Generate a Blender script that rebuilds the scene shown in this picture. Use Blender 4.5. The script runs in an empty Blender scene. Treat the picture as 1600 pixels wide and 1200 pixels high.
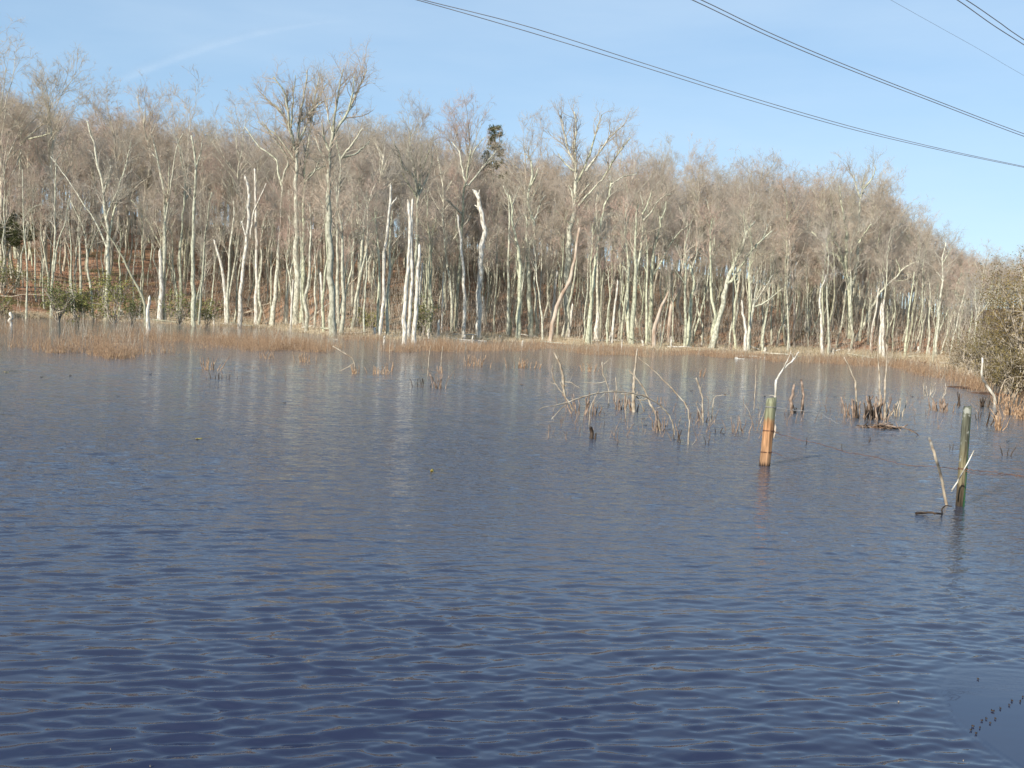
import bpy, math
import numpy as np
from mathutils import Matrix, Vector

rng = np.random.default_rng(11)
sc = bpy.context.scene
COL = sc.collection
rad = math.radians

# ------------------------------------------------------------------ camera
FPX, CAM_H = 1600.0, 1.7
PITCH, ROLL = 3.64, 2.8
cam_d = bpy.data.cameras.new('camera')
cam_d.sensor_width = 36.0
cam_d.lens = 36.0
cam_d.clip_start = 0.05
cam_d.clip_end = 40000
cam = bpy.data.objects.new('camera', cam_d)
COL.objects.link(cam)
RM = Matrix.Rotation(rad(90 - PITCH), 4, 'X') @ Matrix.Rotation(rad(ROLL), 4, 'Z')
cam.matrix_world = Matrix.Translation((0, 0, CAM_H)) @ RM
sc.camera = cam
RN = np.array(RM.to_3x3())

# ------------------------------------------------------------------ light
SUN_EL, SUN_AZ = 27.0, 218.0          # azimuth clockwise from +Y (view direction): low, behind and left
world = bpy.data.worlds.new('World')
sc.world = world
world.use_nodes = True
wn = world.node_tree
wn.nodes.clear()
sky = wn.nodes.new('ShaderNodeTexSky')
sky.sky_type = 'NISHITA'
sky.sun_disc = False
sky.sun_elevation = rad(SUN_EL)
sky.sun_rotation = rad(SUN_AZ)
sky.air_density = 1.0
sky.dust_density = 0.0
sky.ozone_density = 1.6
bg = wn.nodes.new('ShaderNodeBackground')
bg.inputs['Strength'].default_value = 0.15
wo = wn.nodes.new('ShaderNodeOutputWorld')
# thin high cirrus veil, spread over the whole dome
tc = wn.nodes.new('ShaderNodeTexCoord')
mp = wn.nodes.new('ShaderNodeMapping')
mp.inputs['Scale'].default_value = (1.0, 1.6, 5.0)
mp.inputs['Rotation'].default_value = (0.25, 0.1, 0.3)
nz = wn.nodes.new('ShaderNodeTexNoise')
nz.inputs['Scale'].default_value = 1.6
nz.inputs['Detail'].default_value = 6
nz.inputs['Roughness'].default_value = 0.55
mr = wn.nodes.new('ShaderNodeMapRange')
mr.inputs['From Min'].default_value = 0.42
mr.inputs['From Max'].default_value = 0.75
mr.inputs['To Min'].default_value = 0.0
mr.inputs['To Max'].default_value = 0.30
mx = wn.nodes.new('ShaderNodeMixRGB')
mx.inputs['Color2'].default_value = (4.4, 5.2, 5.9, 1)
wn.links.new(tc.outputs['Generated'], mp.inputs['Vector'])
wn.links.new(mp.outputs[0], nz.inputs['Vector'])
wn.links.new(nz.outputs['Fac'], mr.inputs['Value'])
wn.links.new(mr.outputs[0], mx.inputs['Fac'])
gm = wn.nodes.new('ShaderNodeGamma'); gm.inputs['Gamma'].default_value = 0.47
sc1 = wn.nodes.new('ShaderNodeMixRGB'); sc1.blend_type = 'MULTIPLY'; sc1.inputs['Fac'].default_value = 1; sc1.inputs['Color2'].default_value = (1.40, 1.77, 2.14, 1)
wn.links.new(sky.outputs[0], gm.inputs['Color']); wn.links.new(gm.outputs[0], sc1.inputs['Color1'])
wn.links.new(sc1.outputs[0], mx.inputs['Color1'])
wn.links.new(mx.outputs[0], bg.inputs['Color'])
wn.links.new(bg.outputs[0], wo.inputs[0])

sun_d = bpy.data.lights.new('sun', 'SUN')
sun_d.energy = 5.0
sun_d.angle = rad(0.5)
sun_d.color = (1.0, 0.93, 0.82)
sun = bpy.data.objects.new('sun', sun_d)
COL.objects.link(sun)
sdir = Vector((math.sin(rad(SUN_AZ)) * math.cos(rad(SUN_EL)), math.cos(rad(SUN_AZ)) * math.cos(rad(SUN_EL)), math.sin(rad(SUN_EL))))
sun.rotation_euler = sdir.to_track_quat('Z', 'Y').to_euler()
sun.location = sdir * 50

sc.view_settings.view_transform = 'Standard'
sc.view_settings.look = 'None'
sc.view_settings.exposure = 0.3
sc.view_settings.gamma = 1.0
sc.view_settings.use_curve_mapping = False
sc.render.engine = 'CYCLES'
sc.cycles.max_bounces = 6
sc.cycles.transparent_max_bounces = 12

# ------------------------------------------------------------------ pixel <-> place
def ray(px, py):
    v = RN @ np.array([(px - 800) / FPX, -(py - 600) / FPX, -1.0])
    return v

def at_y(px, py, Y):
    v = ray(px, py)
    t = Y / v[1]
    return np.array([v[0] * t, Y, CAM_H + v[2] * t])

def on_water(px, py):
    v = ray(px, py)
    t = -CAM_H / v[2]
    return np.array([v[0] * t, v[1] * t, 0.0])

SHORE = [(-300, 484), (-120, 492), (0, 496), (120, 499), (250, 505), (400, 512), (520, 526), (650, 531), (745, 531), (860, 537), (1000, 545), (1150, 552),
         (1300, 558), (1400, 563), (1450, 567), (1500, 580), (1540, 594), (1570, 606), (1600, 624), (1650, 680), (1750, 850), (1900, 1200)]
_s = np.array([on_water(*p) for p in SHORE])
S_TH = np.arctan2(_s[:, 0], _s[:, 1])
S_R = np.hypot(_s[:, 0], _s[:, 1])

def table(xs, vs):
    """a quantity given at picture columns, as a function of the azimuth"""
    th = np.array([math.atan2((x - 800) / FPX, 1.0) for x in xs])
    return lambda t: np.interp(t, th, vs)

RS = lambda th: np.interp(th, S_TH, S_R)
U0 = table([0, 300, 600, 1000, 1300, 1500, 1600], [2.0, 3.0, 6.0, 7.0, 4.0, 2.0, 1.0])
SLOPE = table([-300, 0, 300, 600, 1000, 1300, 1450, 1520, 1600], [.26, .27, .24, .21, .19, .17, .10, .12, .12])
HMAX = table([-300, 0, 250, 450, 700, 900, 1050, 1200, 1330, 1450, 1520, 1600], [18, 18, 17, 17, 16, 14.5, 11.5, 9, 7.5, 5.0, 4.6, 5.0])

def smooth(a, lo, hi):
    t = np.clip((a - lo) / (hi - lo), 0, 1)
    return t * t * (3 - 2 * t)

def terrain(x, y):
    x = np.asarray(x, float); y = np.asarray(y, float)
    th = np.arctan2(x, y); r = np.hypot(x, y)
    u = r - RS(th)
    bump = 0.10 * np.sin(x * .9 + 1.3 * np.sin(y * .5)) + 0.07 * np.sin(y * 1.3 + x * .7) + 0.25 * np.sin(x * .21 + 2) * np.sin(y * .17)
    bed = -0.06 - 0.55 * smooth(-u, 0, 12)
    w = np.maximum(u - U0(th), 0)
    hm = HMAX(th)
    hill = hm * (1 - np.exp(-w * SLOPE(th) / hm * (1 + .35 * w * SLOPE(th) / hm)))
    land = 0.22 * smooth(u, 0, 1.6) + 0.015 * np.clip(u, 0, 10) + hill + bump * smooth(u, 1.5, 12)
    land = land + 4.0 * smooth(r, 160, 420) * np.sin(th * 7 + 1) ** 2
    z = np.where(u > 0, land, bed)
    near = 0.32 * np.clip(2.4 - y, 0, 1.6) + 0.0 * x
    z = np.where((y < 2.4), np.maximum(z, -0.15 + near), z)
    return z

def on_ground(px, py, r0=10.0, r1=260.0):
    v = ray(px, py)
    h = math.hypot(v[0], v[1])
    t = np.linspace(r0 / h, r1 / h, 2500)
    X, Y, Z = v[0] * t, v[1] * t, CAM_H + v[2] * t
    g = np.maximum(terrain(X, Y), 0.0)
    k = np.argmax(Z <= g)
    if Z[k] > g[k]:
        k = int(np.argmin(np.abs(Z - g)))
    return np.array([X[k], Y[k], g[k]])

# ------------------------------------------------------------------ materials
def new_mat(name):
    m = bpy.data.materials.new(name)
    m.use_nodes = True
    nt = m.node_tree
    b = nt.nodes['Principled BSDF']
    b.inputs['Specular IOR Level'].default_value = 0.25
    return m, nt, b

def noise_mat(name, c1, c2, scale=3.0, rough=0.9, stretch=(1, 1, 1), bump=0.0, c3=None, rand=None, coord='Object', lo=.35, hi=.65, detail=5):
    """two (or three) colours broken up by noise; rand = list of colours picked per object and multiplied in"""
    m, nt, b = new_mat(name)
    N, L = nt.nodes, nt.links
    tcn = N.new('ShaderNodeTexCoord'); mpn = N.new('ShaderNodeMapping')
    mpn.inputs['Scale'].default_value = stretch
    n = N.new('ShaderNodeTexNoise'); n.inputs['Scale'].default_value = scale; n.inputs['Detail'].default_value = detail
    cr = N.new('ShaderNodeValToRGB')
    cr.color_ramp.elements[0].position = lo; cr.color_ramp.elements[0].color = (*c1, 1)
    cr.color_ramp.elements[1].position = hi; cr.color_ramp.elements[1].color = (*c2, 1)
    if c3:
        e = cr.color_ramp.elements.new(min(.98, hi + .12)); e.color = (*c3, 1)
    L.new(tcn.outputs[coord], mpn.inputs[0]); L.new(mpn.outputs[0], n.inputs['Vector']); L.new(n.outputs['Fac'], cr.inputs['Fac'])
    out = cr.outputs['Color']
    if rand:
        oi = N.new('ShaderNodeObjectInfo'); r2 = N.new('ShaderNodeValToRGB')
        r2.color_ramp.interpolation = 'LINEAR'
        els = r2.color_ramp.elements
        els[0].position = 0; els[0].color = (*rand[0], 1); els[1].position = 1; els[1].color = (*rand[-1], 1)
        for i, c in enumerate(rand[1:-1]):
            e = els.new((i + 1) / (len(rand) - 1)); e.color = (*c, 1)
        mm = N.new('ShaderNodeMixRGB'); mm.blend_type = 'MULTIPLY'; mm.inputs['Fac'].default_value = 1
        L.new(oi.outputs['Random'], r2.inputs['Fac']); L.new(out, mm.inputs['Color1']); L.new(r2.outputs['Color'], mm.inputs['Color2'])
        out = mm.outputs['Color']
    L.new(out, b.inputs['Base Color'])
    b.inputs['Roughness'].default_value = rough
    if bump:
        bn = N.new('ShaderNodeBump'); bn.inputs['Strength'].default_value = bump; bn.inputs['Distance'].default_value = .03
        L.new(n.outputs['Fac'], bn.inputs['Height']); L.new(bn.outputs[0], b.inputs['Normal'])
    return m

M_bark = noise_mat('pale_bark', (.30, .295, .23), (.63, .62, .51), 3.2, stretch=(2.2, 2.2, 1.2), bump=.5, c3=(.60, .58, .48), lo=.36, hi=.58,
                   rand=[(.60, .58, .50), (.95, .98, .85), (1.02, 1, .98), (.78, .80, .72), (1.05, 1.03, .98), (.66, .65, .60)])
M_snag = noise_mat('bleached_wood', (.24, .20, .145), (.60, .56, .47), 3.4, stretch=(3, 3, .9), bump=.9, c3=(.74, .71, .63), detail=9, lo=.30, hi=.50)
M_bark_red = noise_mat('peeled_reddish_wood', (.34, .24, .17), (.60, .52, .42), 2.0, stretch=(2, 2, .6), bump=.4)
M_bark_bg = noise_mat('grey_brown_bark', (.34, .315, .25), (.64, .61, .51), 1.6, stretch=(2, 2, .8), bump=.3,
                      rand=[(.75, .72, .70), (1, 1, .92), (1.25, 1.25, 1.15), (.85, .8, .75), (1.1, 1.08, 1.0)])
TW = [(.95, .84, .78), (.84, .84, .84), (1.0, .88, .80), (.93, .90, .80), (1.02, .82, .78), (.90, .87, .84), (.78, .75, .73)]
M_twig = noise_mat('bare_twigs', (.45, .405, .34), (.60, .545, .465), .5, rand=TW)
M_twig_hero = noise_mat('lichened_twigs', (.35, .32, .27), (.50, .46, .40), .5, rand=[(1, .95, .85), (.95, .95, .9), (1.02, .9, .8)])
M_brush = noise_mat('undergrowth_stems', (.22, .18, .13), (.56, .49, .39), 5, detail=2)
M_reed = noise_mat('tan_reed_stems', (.20, .12, .07), (.50, .34, .21), 14, c3=(.62, .50, .34), detail=2)
M_grass = noise_mat('straw_grass', (.36, .28, .17), (.72, .61, .43), 9, detail=2)
M_stem = noise_mat('wet_stems', (.12, .08, .055), (.38, .28, .21), 9, c3=(.52, .42, .32), bump=.3)
M_dark = noise_mat('dark_wet_wood', (.025, .018, .012), (.09, .06, .04), 9, bump=.4, rough=.6)
M_dead = noise_mat('pale_dead_twig', (.24, .18, .12), (.54, .47, .36), 7, bump=.3)
M_rust = noise_mat('rusty_wire', (.10, .05, .035), (.22, .12, .08), 8, rough=.8)
M_wire = noise_mat('grey_wire', (.18, .18, .18), (.35, .34, .32), 8, rough=.6)
M_cable = noise_mat('aluminium_cable', (.24, .25, .27), (.33, .34, .36), .3, rough=.6)
M_green = noise_mat('laurel_leaves', (.09, .11, .04), (.24, .25, .10), 2.5, rand=[(1, 1, 1), (1.35, 1.2, .9), (1.1, 1.1, 1)])
M_pine = noise_mat('pine_needles', (.07, .08, .03), (.17, .18, .075), 1.5)
M_olive = noise_mat('olive_brown_leaves', (.09, .07, .03), (.25, .20, .085), 1.4, c3=(.34, .28, .14), rand=[(1, 1, 1), (1.15, 1.05, .9), (.9, .95, .9)])
M_litter = noise_mat('fallen_leaves', (.26, .14, .08), (.50, .31, .19), 5)
M_leafy = noise_mat('yellow_leaf', (.45, .33, .06), (.62, .48, .12), 30, rough=.5)
M_mud = noise_mat('peat_mud', (.05, .03, .018), (.17, .09, .05), 2)

# ------------------------------------------------------------------ mesh helpers
class MB:
    def __init__(self):
        self.v = []; self.f4 = []; self.f3 = []; self.n = 0
    def add(self, v, f4=None, f3=None):
        v = np.asarray(v, float).reshape(-1, 3)
        if f4 is not None and len(f4): self.f4.append(np.asarray(f4) + self.n)
        if f3 is not None and len(f3): self.f3.append(np.asarray(f3) + self.n)
        self.v.append(v); self.n += len(v)
    def sweep(self, P, R, sides=3, cap=False, spike=None):
        P = np.asarray(P, float); R = np.asarray(R, float)
        if P.ndim == 2: P = P[None]; R = R[None]
        n, k, _ = P.shape
        T = np.gradient(P, axis=1)
        T /= np.linalg.norm(T, axis=2, keepdims=True) + 1e-9
        mt = np.abs(T.mean(1))
        ref = np.eye(3)[np.argmin(mt, axis=1)]
        U = np.cross(T, ref[:, None, :]); U /= np.linalg.norm(U, axis=2, keepdims=True) + 1e-9
        V = np.cross(T, U)
        a = np.arange(sides) * 2 * np.pi / sides
        ring = P[:, :, None, :] + R[:, :, None, None] * (np.cos(a)[None, None, :, None] * U[:, :, None, :] + np.sin(a)[None, None, :, None] * V[:, :, None, :])
        base = (np.arange(n) * k * sides)[:, None, None]
        i = np.arange(k - 1)[None, :, None] * sides
        j = np.arange(sides)[None, None, :]
        j2 = (j + 1) % sides
        q = np.stack([base + i + j, base + i + j2, base + i + sides + j2, base + i + sides + j], -1).reshape(-1, 4)
        vv = ring.reshape(-1, 3)
        f3 = None
        if cap:
            up = P[:, -1] + (T[:, -1] * R[:, -1:] * (1.0 if spike is None else spike)) + (U[:, -1] * R[:, -1:] * (.0 if spike is None else .6))
            c0 = len(vv)
            vv = np.concatenate([vv, up])
            b = (np.arange(n) * k * sides + (k - 1) * sides)[:, None]
            jj = np.arange(sides)[None]
            f3 = np.stack([b + jj, b + (jj + 1) % sides, np.broadcast_to(c0 + np.arange(n)[:, None], (n, sides))], -1).reshape(-1, 3)
        self.add(vv, q, f3)
    def mesh(self, name, mat, smooth_=True):
        me = bpy.data.meshes.new(name)
        V = np.concatenate(self.v).astype(np.float32)
        q = np.concatenate(self.f4) if self.f4 else np.zeros((0, 4), int)
        t = np.concatenate(self.f3) if self.f3 else np.zeros((0, 3), int)
        me.vertices.add(len(V)); me.vertices.foreach_set('co', V.ravel())
        loops = np.concatenate([q.ravel(), t.ravel()]).astype(np.int32)
        me.loops.add(len(loops)); me.loops.foreach_set('vertex_index', loops)
        nf = len(q) + len(t)
        me.polygons.add(nf)
        starts = np.concatenate([np.arange(len(q)) * 4, len(q) * 4 + np.arange(len(t)) * 3]).astype(np.int32)
        me.polygons.foreach_set('loop_start', starts)
        me.update(calc_edges=True)
        if smooth_:
            me.polygons.foreach_set('use_smooth', np.ones(nf, dtype=bool))
        if mat: me.materials.append(mat)
        me.validate(verbose=False)
        return me

def link(name, data, parent=None, loc=None):
    o = bpy.data.objects.new(name, data)
    COL.objects.link(o)
    if parent is not None: o.parent = parent
    if loc is not None: o.location = loc
    return o

def tag(o, label=None, cat=None, group=None, kind=None):
    if label: o['label'] = label
    if cat: o['category'] = cat
    if group: o['group'] = group
    if kind: o['kind'] = kind
    return o

def unit(a): return a / (np.linalg.norm(a, axis=-1, keepdims=True) + 1e-9)

def curve(pts, n):
    """smooth resampling of a polyline (Catmull-Rom), n points"""
    p = np.asarray(pts, float)
    if len(p) == 2:
        t = np.linspace(0, 1, n)[:, None]
        return p[0] * (1 - t) + p[1] * t
    e = np.concatenate([[2 * p[0] - p[1]], p, [2 * p[-1] - p[-2]]])
    d = np.concatenate([[0], np.cumsum(np.linalg.norm(np.diff(p, axis=0), axis=1))])
    s = np.linspace(0, d[-1], n)
    i = np.clip(np.searchsorted(d, s, side='right') - 1, 0, len(p) - 2)
    t = ((s - d[i]) / (d[i + 1] - d[i] + 1e-9))[:, None]
    a, b, c, e2 = e[i], e[i + 1], e[i + 2], e[i + 3]
    return .5 * ((2 * b) + (c - a) * t + (2 * a - 5 * b + 4 * c - e2) * t ** 2 + (3 * b - a - 3 * c + e2) * t ** 3)

def spawn(P, R, n, l0, l1, ratio, segs, spread=.9, up=.25, tmin=.15, tmax=1., wob=.25, rmin=.004, rmax=9, rnd=None, taper=.35):
    rnd = rnd or rng
    N, k, _ = P.shape
    seg = np.linalg.norm(np.diff(P, axis=1), axis=2).sum(1)
    idx = rnd.choice(N, n, p=seg / seg.sum())
    t = tmin + (tmax - tmin) * rnd.random(n) ** .8
    f = t * (k - 1); i = np.minimum(f.astype(int), k - 2); g = (f - i)[:, None]
    p0 = P[idx, i] * (1 - g) + P[idx, i + 1] * g
    r0 = R[idx, i] * (1 - g[:, 0]) + R[idx, i + 1] * g[:, 0]
    T = unit(P[idx, i + 1] - P[idx, i])
    q = rnd.normal(size=(n, 3)); q -= (q * T).sum(1, keepdims=True) * T; q = unit(q)
    ang = (spread * (.65 + .7 * rnd.random(n)))[:, None]
    d = unit(T * np.cos(ang) + q * np.sin(ang) + np.array([0, 0, up]))
    L = (l0 + (l1 - l0) * rnd.random(n)) * (1.15 - .5 * t)
    pts = [p0]
    for s in range(segs):
        d = unit(d + rnd.normal(size=(n, 3)) * wob + np.array([0, 0, up * .35]))
        pts.append(pts[-1] + d * (L / segs)[:, None])
    P2 = np.stack(pts, 1)
    ra = np.clip(r0 * ratio, rmin, rmax)
    R2 = ra[:, None] * np.linspace(1, taper, segs + 1)[None]
    return P2, R2

# ------------------------------------------------------------------ ground
def polar_grid(ths, rs):
    A, Rr = np.meshgrid(ths, rs)
    return Rr * np.sin(A), Rr * np.cos(A)

ths = np.concatenate([np.arange(-180, -40, 4.), np.arange(-40, 40, .45), np.arange(40, 180.1, 4.)]) * np.pi / 180
rs = np.concatenate([[0.05], np.arange(1, 12, 1.), np.arange(12, 40, 2.), np.arange(40, 135, .8), 135 * 1.06 ** np.arange(0, 60)])
X, Y = polar_grid(ths, rs)
Z = terrain(X, Y)
TH = np.arctan2(X, Y); RR = np.hypot(X, Y); U = RR - RS(TH)
nr, na = X.shape
ii, jj = np.meshgrid(np.arange(nr - 1), np.arange(na - 1), indexing='ij')
q = np.stack([ii * na + jj, (ii + 1) * na + jj, (ii + 1) * na + jj + 1, ii * na + jj + 1], -1).reshape(-1, 4)
mb = MB(); mb.add(np.stack([X, Y, Z], -1), q)
m, nt, b = new_mat('woodland_floor')
N, L = nt.nodes, nt.links
at = N.new('ShaderNodeAttribute'); at.attribute_name = 'Col'
tcn = N.new('ShaderNodeTexCoord')
n1 = N.new('ShaderNodeTexNoise'); n1.inputs['Scale'].default_value = 3.5; n1.inputs['Detail'].default_value = 8; n1.inputs['Roughness'].default_value = .7
cr = N.new('ShaderNodeValToRGB'); cr.color_ramp.elements[0].position = .3; cr.color_ramp.elements[0].color = (.45, .42, .4, 1)
cr.color_ramp.elements[1].position = .7; cr.color_ramp.elements[1].color = (1.35, 1.3, 1.25, 1)
mm = N.new('ShaderNodeMixRGB'); mm.blend_type = 'MULTIPLY'; mm.inputs['Fac'].default_value = 1
bn = N.new('ShaderNodeBump'); bn.inputs['Strength'].default_value = .8; bn.inputs['Distance'].default_value = .15
L.new(tcn.outputs['Object'], n1.inputs['Vector']); L.new(n1.outputs['Fac'], cr.inputs['Fac'])
L.new(at.outputs['Color'], mm.inputs['Color1']); L.new(cr.outputs['Color'], mm.inputs['Color2'])
L.new(mm.outputs[0], b.inputs['Base Color']); L.new(n1.outputs['Fac'], bn.inputs['Height']); L.new(bn.outputs[0], b.inputs['Normal'])
b.inputs['Roughness'].default_value = .95
me = mb.mesh('ground', m)
def fbm(x, y, s, seed):
    r_ = np.random.default_rng(seed); o = 0
    for i in range(14):
        a = r_.random() * 6.28; f = s * (1 + 2.2 * r_.random()); o = o + np.sin(f * (x * math.cos(a) + y * math.sin(a)) + r_.random() * 6.28)
    return o / 5.3
litter = np.array([.48, .27, .165]); brown = np.array([.17, .115, .07]); tan = np.array([.62, .52, .35]); moss = np.array([.115, .115, .038]); mud = np.array([.07, .045, .03]); duff = np.array([.34, .25, .165])
fx = fbm(X, Y, .25, 3); fy = fbm(X, Y, .7, 5)
xp = np.tan(np.clip(TH, -1, 1)) * FPX + 800
left = smooth(-xp, -420, -150)
right = smooth(xp, 1080, 1250) * (1 - smooth(xp, 1420, 1500))
w_lit = np.clip(.45 + .5 * left + .35 * fx + .25 * right, 0, 1)[..., None]
C = duff * (1 - w_lit) + litter * w_lit
wm = (np.clip((fy + .1) * 1.2, 0, 1) * (.45 + .5 * left + .7 * right * smooth(-U, -16, -3)))[..., None]
C = C * (1 - wm) + moss * wm
wt = (smooth(U, -.3, .8) * (1 - smooth(U, 3.0, 6.5)) * smooth(xp, 120, 300) * (1 - smooth(xp, 1120, 1300)))[..., None]
C = C * (1 - wt) + tan * wt
ws = (1 - smooth(U, -.2, .25))[..., None]
C = C * (1 - ws) + mud * ws
wr = (smooth(xp, 1480, 1540))[..., None]
C = C * (1 - wr) + brown * wr
ca = me.color_attributes.new('Col', 'FLOAT_COLOR', 'POINT')
ca.data.foreach_set('color', np.concatenate([C, np.ones(C.shape[:2] + (1,))], -1).astype(np.float32).ravel())
tag(link('ground', me), kind='structure')

# ------------------------------------------------------------------ water
rs = [1.2]
while rs[-1] < 40:
    rs.append(rs[-1] + .0045 + .0027 * rs[-1])
r_fine = len(rs)
while rs[-1] < 140: rs.append(rs[-1] * 1.03)
rs = np.array(rs)
ths = np.concatenate([np.linspace(-100, -34, 30), np.linspace(-33.8, 33.8, 440), np.linspace(34, 100, 30)]) * np.pi / 180
X, Y = polar_grid(ths, rs)
nr, na = X.shape
dr = (.0045 + .0027 * rs)[:, None]
r2 = np.random.default_rng(5)
Z = np.zeros_like(X); 
wx = X + .06 * np.sin(Y * 2.3 + X * .7) + .05 * np.sin(X * 1.9 + 1)
gust = 1 + .35 * np.sin(X * .31 + .8 * np.sin(Y * .23)) * np.sin(Y * .37 + 1.0) + .2 * np.sin(X * 1.1 + Y * .6)
NW = 110
for i in range(NW):
    lam = .045 * (8.5 ** (r2.random() ** 1.25))
    k = 2 * np.pi / lam
    sp = .62 if lam < .2 else .42
    a = rad(99) + r2.normal() * sp * .55
    pk = math.exp(-((math.log(lam / .09)) / .75) ** 2)
    A = .172 / math.sqrt(NW) * 1.414 * (.35 + .9 * pk) / k
    vis = smooth(lam / dr, 2.0, 4.0)
    env = .5 + .5 * np.sin(X * r2.normal() * .6 + Y * r2.normal() * .45 + r2.random() * 6.28)
    ph = k * (wx * math.cos(a) + Y * math.sin(a)) + r2.random() * 6.28 + .5 * np.sin(X * .9 + r2.random() * 6) 
    s = np.sin(ph)
    Z += A * vis * (.45 + 1.1 * env) * (s - .18 * np.cos(2 * ph))
# sheltered patch off the near bank, lower right
cp = on_water(1690, 1150)
dx = np.minimum(X - cp[0], 0) / .56; dy = (Y - cp[1]) / 1.0
dd = np.hypot(dx, dy)
calm = smooth(dd, .86, 1.06)
Z *= gust * (.02 + .98 * calm)
Z += .0009 * np.sin(2 * np.pi * dd / .075) * np.exp(-((dd - .92) / .06) ** 2)
edge = smooth(-rs[:, None], -1.9, -1.2)
ii, jj = np.meshgrid(np.arange(nr - 1), np.arange(na - 1), indexing='ij')
q = np.stack([ii * na + jj, (ii + 1) * na + jj, (ii + 1) * na + jj + 1, ii * na + jj + 1], -1).reshape(-1, 4)
mb = MB(); mb.add(np.stack([X, Y, Z], -1), q)
m, nt, b = new_mat('pond_water')
N, L = nt.nodes, nt.links
b.inputs['IOR'].default_value = 1.52
b.inputs['Specular IOR Level'].default_value = .5
geo = N.new('ShaderNodeNewGeometry'); sep = N.new('ShaderNodeVectorMath'); sep.operation = 'LENGTH'
mrn = N.new('ShaderNodeMapRange'); mrn.inputs['From Min'].default_value = 5; mrn.inputs['From Max'].default_value = 34
mrn.inputs['To Min'].default_value = .02; mrn.inputs['To Max'].default_value = .06
L.new(geo.outputs['Position'], sep.inputs[0]); L.new(sep.outputs['Value'], mrn.inputs['Value']); L.new(mrn.outputs[0], b.inputs['Roughness'])
def rip(scale, sy, dist, d0, d1, s0, s1, prev=None):
    mpn = N.new('ShaderNodeMapping'); mpn.inputs['Scale'].default_value = (1.0, sy, 1); mpn.inputs['Rotation'].default_value = (0, 0, .15)
    n1 = N.new('ShaderNodeTexNoise'); n1.inputs['Scale'].default_value = scale; n1.inputs['Detail'].default_value = 3; n1.inputs['Roughness'].default_value = .6
    n1.noise_dimensions = '2D'
    bn = N.new('ShaderNodeBump'); bn.inputs['Distance'].default_value = dist
    mr2 = N.new('ShaderNodeMapRange'); mr2.inputs['From Min'].default_value = d0; mr2.inputs['From Max'].default_value = d1
    mr2.inputs['To Min'].default_value = 0; mr2.inputs['To Max'].default_value = 1.0
    crr = N.new('ShaderNodeValToRGB'); e_ = crr.color_ramp.elements; e_[0].color = (s0, s0, s0, 1); e_[1].position = 1; e_[1].color = (s1, s1, s1, 1)
    e2_ = e_.new(.3); e2_.color = (1, 1, 1, 1)
    L.new(sep.outputs['Value'], mr2.inputs['Value']); L.new(mr2.outputs[0], crr.inputs['Fac']); L.new(crr.outputs['Color'], bn.inputs['Strength'])
    L.new(geo.outputs['Position'], mpn.inputs[0]); L.new(mpn.outputs[0], n1.inputs['Vector']); L.new(n1.outputs['Fac'], bn.inputs['Height'])
    if prev: L.new(prev.outputs[0], bn.inputs['Normal'])
    return bn
b1_ = rip(5.0, 2.6, .032, 5.3, 32, .0, .22)
b2_ = rip(1.6, 2.8, .050, 7, 45, .0, .45, b1_)
L.new(b2_.outputs[0], b.inputs['Normal'])
# base colour lightens with distance, painting in the brighter reflection of the far water
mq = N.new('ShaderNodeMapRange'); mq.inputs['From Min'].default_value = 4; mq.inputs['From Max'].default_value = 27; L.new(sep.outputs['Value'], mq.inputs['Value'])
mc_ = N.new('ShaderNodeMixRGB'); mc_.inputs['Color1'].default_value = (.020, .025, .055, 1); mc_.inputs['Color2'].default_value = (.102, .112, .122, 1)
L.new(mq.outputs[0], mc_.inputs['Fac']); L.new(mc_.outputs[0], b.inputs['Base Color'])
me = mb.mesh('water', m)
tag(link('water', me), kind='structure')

# ------------------------------------------------------------------ trees
def put(name, mb, mat, parent, origin):
    """link a mesh given in world coordinates under a parent standing at origin"""
    mb.v = [v - origin for v in mb.v]
    return link(name, mb.mesh(name, mat), parent)

def parse(s):
    return [tuple(float(c) for c in p.split(',')) for p in s.split()]

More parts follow.
